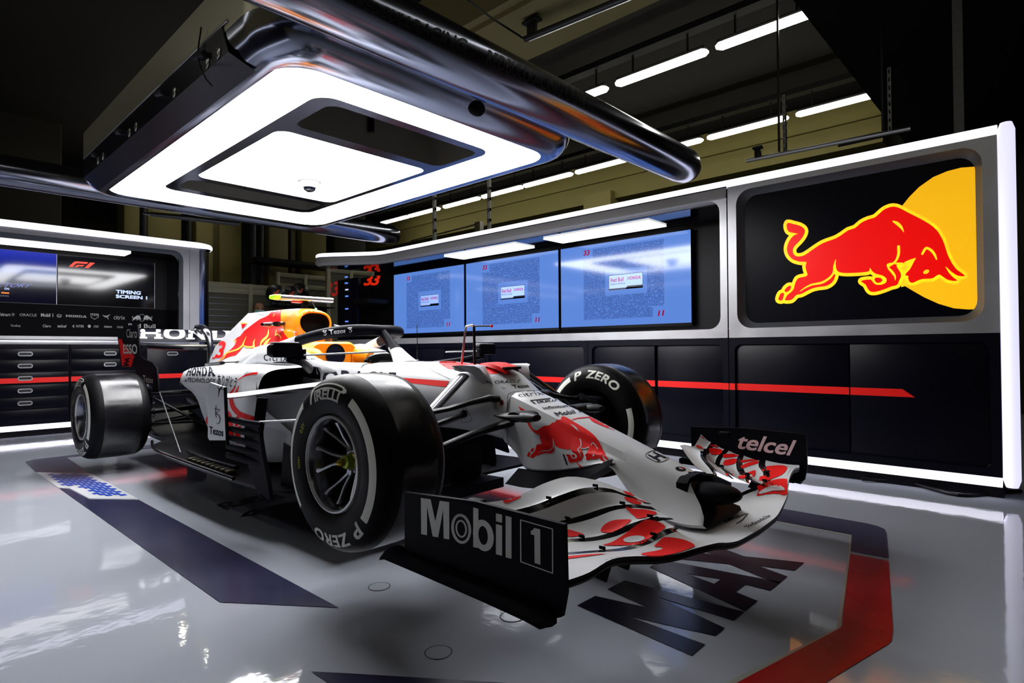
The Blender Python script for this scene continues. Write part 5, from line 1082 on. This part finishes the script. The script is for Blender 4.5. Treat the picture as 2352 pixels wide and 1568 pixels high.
for i in (0,1):
    q=((836,808),(704,812))[1-i] if i else (704,812)
o=FR[1]; ppoly(o,[[(832,812),(838,806),(842,818)],[(843,806),(851,812),(844,819)]],NAVYT,.0015,0); ptext(o,'INTEG',[(836,820),(855,820.5),(855,823.5),(836,823)],NAVYT,.01,.0015,0)
o=FR[0]; ppoly(o,[[(707,813),(713,809),(715,819)]],NAVYT,.0015,0); ptext(o,'INTEG',[(701,824),(723,822.5),(723,825.5),(701,827)],NAVYT,.01,.0015,0)
ptext(hal,'Tezos',[(755,757),(794,754),(793,764),(757,768)],LTW,.03,.0012,6)
for cx,cy in ((746,763.5),(804,756.5)):
    pstroke(hal,[(cx-2,cy-5),(cx-2.5,cy-1),(cx-1,cy+1)],1,LTW,.0012,0,0); pstroke(hal,[(cx-5,cy-3),(cx+4,cy-4),(cx,cy),(cx+4,cy+2),(cx+2,cy+6),(cx-2,cy+5)],1.3,LTW,.0012,0)
# nose lettering
for s_,q,bo in (('ORACLE',[(1135,874.5),(1197,871.5),(1192,878.5),(1137,881.5)],.0),('Tezos',[(1174,884),(1211,882),(1216,889),(1180,892.5)],.03),('citrix',[(1186,904),(1244,897),(1250,906),(1194,912)],-.005),('infinitum',[(1244,934.5),(1303,928.5),(1310,934),(1250,940.5)],.02),('Mobil 1',[(1271,947.5),(1328,939.5),(1334,947.5),(1281,956)],.035)):
    ptext(nose,s_,q,NAVYT,bo,.0012,8); ptext(chas,s_,q,NAVYT,bo,.0012,8)
ptext(nose,'IRELLI',[(1231,921),(1278,917),(1275,921.5),(1237,926)],NAVYT,.045,.0012,8); pstroke(nose,[(1229,927),(1219,920),(1279,913.5)],2.6,NAVYT,.0012,8,0)
for s_ in (0,): pstroke(chas,[(1153,889),(1157,893),(1160,891)],1,NAVYT,.0015,0)
# panel gap between nose and chassis
for t_ in (nose,chas): pstroke(t_,[(1240,897),(1200,898),(1176,901),(1167,907),(1165,925),(1165,960),(1166,1000),(1169,1022)],.9,NAVYT,.0012,6)
# bull on the nose: drawing units -> photograph through a fitted quadratic map
src=[(655,818),(725,1060),(950,945),(1430,703),(1450,830),(1755,915),(1928,1195),(1875,1232),(1550,1250),(1650,1170),(1657,1000),(600,1350),(640,1375),(1020,1170),(1183,1235),(1250,1312),(1290,780)]
dst=[(1200.7,926),(1223,997),(1248.5,975),(1291.6,963),(1337,981),(1379,1000),(1395,1057.7),(1388,1063),(1347,1055),(1360,1046),(1361,1012),(1211,1041),(1219,1050),(1274,1026.6),(1297,1042),(1323,1059),(1276,966)]
q=lambda p:[1,p[0]/1e3,p[1]/1e3,p[0]*p[0]/1e6,p[0]*p[1]/1e6,p[1]*p[1]/1e6]
Cf,_,_,_=np.linalg.lstsq(np.array([q(p) for p in src]),np.array(dst),rcond=None)
NB=lambda p:tuple(np.array(q(p))@Cf)
for bp in BULL: ppoly(nose,[[NB(p) for p in bp]],LTRED,.0014,5,2)
for P,W in BULLD: pstroke(nose,[NB(p) for p in P],[w_*.115 for w_ in W],WHITE,.0024,8)
ppoly(nose,[[NB(p) for p in BULLEYE]],WHITE,.0024,0); pstroke(nose,[NB(p) for p in [(1440,1115),(1500,1108),(1540,1092),(1575,1072)]],[1.5,2.5,2,.5],WHITE,.0024,8)
zb=Z(1180,860,6.273)
pstroke(nose,[zb(p) for p in [(830,660),(900,635),(1000,622),(1100,615)]],[1,2,2.2,2],LTRED,.0014,6); ppoly(nose,[[zb(p) for p in [(1085,598),(1200,650),(1400,740),(1580,830),(1500,815),(1400,790),(1280,745),(1180,700),(1115,665)]]],LTRED,.0014,6,2)
pstroke(nose,[zb(p) for p in [(900,1250),(950,1310),(1000,1350),(1060,1375)]],[2,3,4,4],LTRED,.0014,6)
ppoly(nose,[[zb(p) for p in [(705,1145),(730,1148),(780,1300),(765,1312)]]],NAVYT,.0016,0)
HQ=hom([(1477,1046),(1503,1031.5),(1542,1051),(1514,1064)])
rr_=[HQ(q_) for q_ in rrect(0,1,0,1,.34,6)]; pstroke(nose,rr_,1.5,NAVYT,.0012,6,0,True)
ppoly(nose,[[HQ(q_) for q_ in [(.16,.14),(.33,.14),(.37,.42),(.63,.42),(.67,.14),(.84,.14),(.78,.88),(.66,.88),(.64,.58),(.36,.58),(.34,.88),(.22,.88)]]],NAVYT,.0012,0)
ppoly(nose,[[(1563+12*math.cos(a*PI/10),1077+5*math.sin(a*PI/10)+1.2*math.cos(a*PI/10)) for a in range(20)]],VOID,.0012,0); pstroke(nose,[(1565,1075.5),(1570,1076)],2,LTRED,.0018,0,0)
# wing paint
z5=Z(1150,850,3.136)
NP=[([(1180,1203),(1290,1215),(1360,1238),(1395,1268),(1300,1308),(1200,1332),(1085,1342),(1010,1324),(1120,1302),(1165,1287),(1150,1273),(1105,1270),(1140,1235)],(0,)),
 ([(482,1343),(620,1330),(760,1323),(620,1342),(482,1360)],(0,)),
 ([(1120,1088),(1185,1125),(1150,1165),(1090,1205),(1040,1240),(960,1260),(740,1262),(800,1240),(880,1190),(960,1130),(1040,1080)],(1,2)),
 ([(722,1165),(740,1120),(800,1085),(880,1076),(940,1080),(910,1110),(860,1145),(800,1170)],(2,3)),
 ([(895,985),(960,1000),(1050,1005),(1125,1032),(1000,1070),(960,1050)],(3,)),
 ([(476,1150),(530,1160),(600,1187),(476,1200)],(2,)),([(850,838),(905,865),(950,892),(985,915),(900,890)],(4,)),([(890,915),(960,925),(1045,950),(985,968),(915,945)],(3,4)),
 ([(15,925),(80,915),(150,912),(40,960)],(4,))]
for P,els in NP:
    for e in range(5): ppoly(WEL[0][e],[[z5(p) for p in P]],LTRED,.0016,8,3)
ppoly(WEL[0][1],[[z5((960+78*math.cos(a*PI/10),1220+24*math.sin(a*PI/10)-8*math.cos(a*PI/10))) for a in range(20)]],WHITE,.003,8)
z9=Z(1550,960,7.127)
FPL=[([(1480,800),(1600,780),(1760,775),(1830,800),(1830,850),(1750,930),(1600,990),(1400,1075),(1390,960),(1500,940),(1560,880),(1530,855),(1430,865)],(0,1)),
 ([(1350,1110),(1500,1050),(1700,995),(1850,1000),(1945,1040),(1850,1270),(1700,1240),(1500,1250),(1340,1275),(1370,1200)],(0,)),
 ([(1090,690),(1415,668),(1400,690),(1200,710),(1100,730)],(1,2)),([(1060,800),(1200,730),(1370,705),(1350,745),(1200,790),(1060,840)],(1,)),([(1040,950),(1200,890),(1320,855),(1290,960),(1150,980),(1010,1030)],(1,)),([(990,1085),(1150,1085),(1210,1030),(1280,1010),(1240,1130),(1190,1175),(990,1130)],(1,)),
 ([(800,590),(1050,592),(1020,630),(900,645),(800,650)],(2,)),([(820,690),(1010,665),(980,745),(800,775)],(2,)),([(825,870),(960,855),(940,940),(845,945)],(2,)),([(700,965),(900,1000),(890,1050),(720,1055)],(2,)),
 ([(590,430),(820,488),(780,490),(570,455)],(3,)),([(560,490),(770,520),(740,595),(590,590)],(3,)),([(450,255),(610,345),(570,380),(410,300)],(4,)),([(360,440),(450,480),(440,505),(350,475)],(4,))]
for P,els in FPL:
    for e in range(5): ppoly(WEL[1][e],[[z9(p) for p in P]],LTRED,.0016,8,2)
ppoly(WEL[1][0],[[z9(p) for p in [(1380,1215),(1480,1150),(1620,1108),(1730,1112),(1800,1185),(1600,1195),(1400,1250)]]],WHITE,.003,8,2)
ptext(WEL[1][0],'#WeRaceAsOne',[(1702,1212),(1765,1181),(1770,1187),(1707,1220)],NAVYT,.015,.0016,8)
for P in ([(1655,1207),(1680,1192),(1714,1180)],[(1690,1203),(1705,1194),(1718,1179)]): pstroke(WEL[1][0],P,[1,2,1],NAVYT,.0016,8)
ptext(WEL[1][0],'A MARTIN',[(1658,1190),(1690,1182),(1700,1188),(1664,1202)],NAVYT,.01,.0016,8)
# end plate lettering
ze=Z(880,1050,3.92); E=lambda L:[ze(p) for p in L]
EPW_=mat('endplate_lettering',(.60,.60,.56),.55)
ppoly(EPN,[E([(342,365),(430,377),(472,575),(512,390),(597,402),(598,738),(547,729),(543,470),(498,719),(448,710),(397,440),(398,700),(345,690)])],EPW_,.001,20)
def el(cx,cy,rx,ry,sk): return [ze((cx+rx*math.cos(a*PI/16),cy+ry*math.sin(a*PI/16)+sk*math.cos(a*PI/16))) for a in range(32)]
for rx,ry,w_ in ((78,122,6.2),(44,72,4.2)): pstroke(EPN,el(705,642,rx,ry,rx*.20),w_,EPW_,.001,20,0,True)
ppoly(EPN,[E([(815,450),(862,462),(862,816),(815,805)])],EPW_,.0016,20); ppoly(EPN,[el(905,702,94,140,26),el(903,702,42,84,14)],EPW_,.001,20)
for q_ in ([(1018,503),(1073,515),(1073,588),(1018,575)],[(1018,600),(1073,612),(1073,885),(1018,870)],[(1105,525),(1158,538),(1158,912),(1105,898)]): ppoly(EPN,[E(q_)],EPW_,.001,20)
pstroke(EPN,E([(1240,562),(1527,644),(1528,1042),(1242,938)]),2.4,EPW_,.001,20,0,True); ppoly(EPN,[E([(1362,634),(1416,648),(1418,965),(1366,950),(1364,700),(1332,692),(1332,660),(1352,652)])],EPW_,.001,20)
PK=mat('pale_pink_lettering',(.62,.46,.48),.5)
ptext(EPF,'telcel',[z9(p) for p in [(1085,245),(1995,365),(1878,614),(985,492)]],PK,.028,.001,0,.97)
# rear wing lettering
paint(flp,mapv(slab('HONDA',.06),hom([(318,752.5),(592,756),(588,782),(319,777)])),LTW,.002,8,maxe=.5)
ppoly(EPR,[[(272.5,779),(320,779),(324,817),(308,820),(302,842),(281,841)]],LTRED,.001,0); ptext(EPR,'Claro',[(290.5,756),(315,753),(315,776),(291,775)],LTG,.0,.001,0); ptext(EPR,'ESSO',[(283,791),(315.5,790),(316,813),(284,812)],LTG,.04,.0018,0); ptext(EPR,'Tezos',[(328,861),(352.3,866),(351,880),(329,876)],LTG,.01,.001,0)
pstroke(EPR,[(298,823),(288,826),(296,830),(286,834),(296,838),(284,839)],3,CARBM,.0018,0)
# stands under the car
for k,(x,y) in enumerate(((-.75,0),(-2.9,0))):
    c=CROOT@Vector((x,y,HUB-.31-(.005)*0)); o=MB().bb(-.12,.12,-.16,.16,0,.02,CARBM,.004).bb(-.05,.05,-.12,.12,.02,max(.05,c.z-.035+ (-.0)),CARBM,.004).build('car_stand'); o.location=(c.x,c.y,0.002)
    tag(o,('low black stand in shadow under the front half of the car','low black stand under the gearbox end of the car floor')[k],'stand')
# ------------------------------------------------------------------ back of the workshop
def panelframe(name,x,y0,y1,z0,z1,lab,cols=2,fill=None,along='y',zmid=None):
    t=empty(name,(x,(y0+y1)/2,z0),lab,'partition'); b=MB(); w_=.035
    fm=mat('partition_frame',(.30,.285,.20),.5,metal=.4); pm=fill or mat('partition_panel',(.10,.095,.065),.55)
    for i in range(cols+1): y=y0+(y1-y0)*i/cols; b.bb(x-.03,x+.03,y-w_,y+w_,z0,z1,fm,.004)
    for z in [z0+.04,z1-.05]+([zmid] if zmid else []): b.bb(x-.025,x+.025,y0,y1,z-.045,z+.045,fm,.004)
    child(b,'frame',t); child(MB().bb(x-.012,x+.0,y0+.02,y1-.02,z0+.02,z1-.02,pm),'infill_panel',t); return t
panelframe('partition_screen',-8.3,1.5,2.95,0,2.12,'olive grey framed partition with slatted panels behind the left unit end',2,None,'y',1.98)
b=MB()
for k in range(9): b.bb(-8.29,-8.275,1.55,2.2,1.05+.1*k,1.056+.1*k,STEEL)
tag(b.build('blind'),'thin slatted blind on the partition behind the masked person','blind')
panelframe('partition_screen',-8.8,2.95,4.6,0,2.45,'tall olive grey framed partition behind the round headgear',3,None,'y',2.2)
t=panelframe('partition_screen',-7.4,3.2,4.1,0,2.62,'framed partition with a red 33 left of the small rack',2,None,'y',2.38)
o=[c for c in t.children if c.name.startswith('infill')][0]; _bv[o.name]=BVHTree.FromPolygons([Vector(v.co)+t.location for v in o.data.vertices],[tuple(p.vertices) for p in o.data.polygons])
ptext(o,'33',[(749,648),(779,646),(777,680),(746,681)],mat('number_red',(.6,.02,.015),.5,emit=(.6,.01,.0),es=.25),.03,.004,0,.95,.15,MW=Matrix.Translation(t.location),maxe=9)
o=MB().bb(-9.3,-8.9,2.6,4.2,2.62,2.72,BLK,.01); tag(o.build('storage_tray'),'flat black tray on top of the rear partition','tray')
# round black headgear on a stand
HG=mat('headgear_black',(.008,.008,.010),.4); OR=mat('headgear_red',(.5,.05,.02),.5,emit=(.5,.06,.02),es=.12)
for k,(px,py,r_,lab) in enumerate(((633,675,.17,'round black headgear with small red motif, leftmost of the three'),(668,678,.18,'round black headgear, middle one, partly behind its neighbours'),(688,672,.19,'round black headgear with red motifs, rightmost of the three'))):
    c=onp(px,py,0,-7.3-.42*k); t=empty('racing_helmet',c[:],lab,'helmet','black headgear behind the car'); b=MB().sph((0,0,0),r_*.9,HG,1,1,1.02,24).box((r_*.55,-r_*.3,-.01),(r_*.7,r_*.9,.05),GLOSSB,.01); b.bb(-.05,.05,-r_*.5,r_*.5,-r_*1.02,-r_*.8,HG,.01); h=b.build('shell',t)
    _bv[h.name]=BVHTree.FromPolygons([Vector(v.co)+c for v in h.data.vertices],[tuple(p.vertices) for p in h.data.polygons])
    pstroke(h,[(px-5,py+2),(px-1,py-3),(px+3,py-1),(px+5,py-7),(px+8,py-9)],[2,4,4,3,1],OR,.003,3,MW=Matrix.Translation(c),maxe=9)
c=onp(665,700,0,-7.4); o=MB().bb(c.x-.78,c.x+.10,c.y+.02,c.y+.62,0,c.z-.045,BLK,.02); tag(o.build('equipment_case'),'tall black equipment case under the round headgear','case')
tag(MB().bb(c.x-.20,c.x+.30,c.y-.34,c.y+.66,c.z-.042,c.z-.022,BLK,.004).build('display_shelf'),'thin black shelf carrying the three round pieces of headgear','shelf')
# ------------------------------------------------------------------ person with a face mask
SK=mat('skin',(.36,.17,.09),.5); CL=mat('dark_clothes',(.012,.012,.02),.7); MK=mat('face_mask',(.30,.52,.50),.7); HR=mat('short_hair',(.02,.014,.01),.8)
px_=onp(595,705,0,-7.9); hz=px_.z-.05
pe=empty('person',(px_.x,px_.y,0),'person standing behind the car in dark clothes and a pale face mask','person')
def skin(name,verts,edges,rad,m,par,sub=2):
    me=bpy.data.meshes.new(name); me.from_pydata(verts,edges,[]); o=bpy.data.objects.new(name,me); COL.objects.link(o); o.modifiers.new('s','SKIN'); 
    me.skin_vertices.new() if not me.skin_vertices else None
    for i,r_ in enumerate(rad): me.skin_vertices[0].data[i].radius=r_ if hasattr(r_,'__len__') else (r_,r_)
    me.skin_vertices[0].data[0].use_root=True
    sb_=o.modifiers.new('d','SUBSURF'); sb_.levels=sub; sb_.render_levels=sub
    dg=bpy.context.evaluated_depsgraph_get(); dg.update(); me2=bpy.data.meshes.new_from_object(o.evaluated_get(dg)); bpy.data.objects.remove(o)
    me2.materials.clear(); me2.materials.append(m); me2.shade_smooth(); o=bpy.data.objects.new(name,me2); COL.objects.link(o); o.parent=par; return o
k=hz/1.60
V=[(0,0,.92*k),(0,0,1.12*k),(0,0,1.34*k),(0,0,1.43*k),(.01,0,1.50*k)]
E_=[(0,1),(1,2),(2,3),(3,4)]; Rr=[(.15,.11),(.14,.10),(.17,.10),(.06,.06),(.052,.055)]
for s in (-1,1):
    o_=len(V); V+=[(0,s*.19,1.36*k),(0,s*.23,1.10*k),(.08,s*.22,.88*k),(.12,s*.21,.82*k)]; E_+=[(2,o_),(o_,o_+1),(o_+1,o_+2),(o_+2,o_+3)]; Rr+=[.062,.048,.036,.03]
    o_=len(V); V+=[(0,s*.09,.84*k),(.01,s*.10,.47*k),(0,s*.10,.08),(.13,s*.11,.04)]; E_+=[(0,o_),(o_,o_+1),(o_+1,o_+2),(o_+2,o_+3)]; Rr+=[.09,.062,.045,.04]
skin('clothed_body',V,E_,Rr,CL,pe)
b=MB(); b.lathe([(.001,-.125),(.035,-.118),(.055,-.09),(.068,-.05),(.075,0),(.078,.045),(.070,.085),(.045,.112),(.001,.122)],(0,0,0),SK,28,'z')
b.v=[(x*1.18+(.008 if z<0 else 0),y,z) for x,y,z in b.v]
b.loft([[(.083,-.012,.02),(.083,.012,.02),(.075,0,.03)],[(.108,-.014,-.018),(.108,.014,-.018),(.098,0,-.01)]],SK)
for s in (-1,1): b.sph((0,s*.078,-.005),.022,SK,.6,.35,1.3,10); b.sph((.083,s*.030,.018),.010,BLK,.5,1,.6,10)
b.bb(.05,.085,-.05,.05,.034,.040,HR,.002)
for s in (-1,1):
    for j in range(4): b.tube([(.12,s*.21,.8*k-hz),(.14,s*(.20+.012*j),.74*k-hz)],[.009,.008],SK,6)
hd=b.build('head',pe); hd.location=(0,0,hz)
b=MB(); b.lathe([(.080,-.02),(.0815,.03),(.076,.085),(.048,.115),(.001,.127)],(0,0,0),HR,28,'z'); b.v=[(x*1.18-.018,y,z) for x,y,z in b.v]; o=b.build('hair',pe); o.location=(0,0,hz)
b=MB(); b.loft([[(x*.0+ .012+math.cos(a)*r_,math.sin(a)*r_*.86,z) for a in [(-70+140*i/12)*PI/180 for i in range(13)]] for z,r_,x in ((-.005,.096,0),(-.03,.108,0),(-.06,.104,0),(-.10,.078,0),(-.118,.05,0))],MK,False,False); o=b.build('face_mask',pe,lab) if 0 else b.build('face_mask',pe); o.location=(0,0,hz)
pe.rotation_euler=(0,0,math.atan2(CAM.y-px_.y,CAM.x-px_.x)+.25)
# ------------------------------------------------------------------ world and view
w=bpy.data.worlds.new('World'); sc.world=w; w.use_nodes=True; w.node_tree.nodes['Background'].inputs[0].default_value=(.5,.55,.7,1); w.node_tree.nodes['Background'].inputs[1].default_value=.004
sc.view_settings.view_transform='Standard'; sc.view_settings.look='None'; sc.view_settings.exposure=0; sc.view_settings.gamma=1; sc.view_settings.use_curve_mapping=False
sc.cycles.max_bounces=8; sc.cycles.diffuse_bounces=3; sc.cycles.glossy_bounces=5; sc.cycles.sample_clamp_indirect=6; sc.cycles.caustics_reflective=False; sc.cycles.caustics_refractive=False
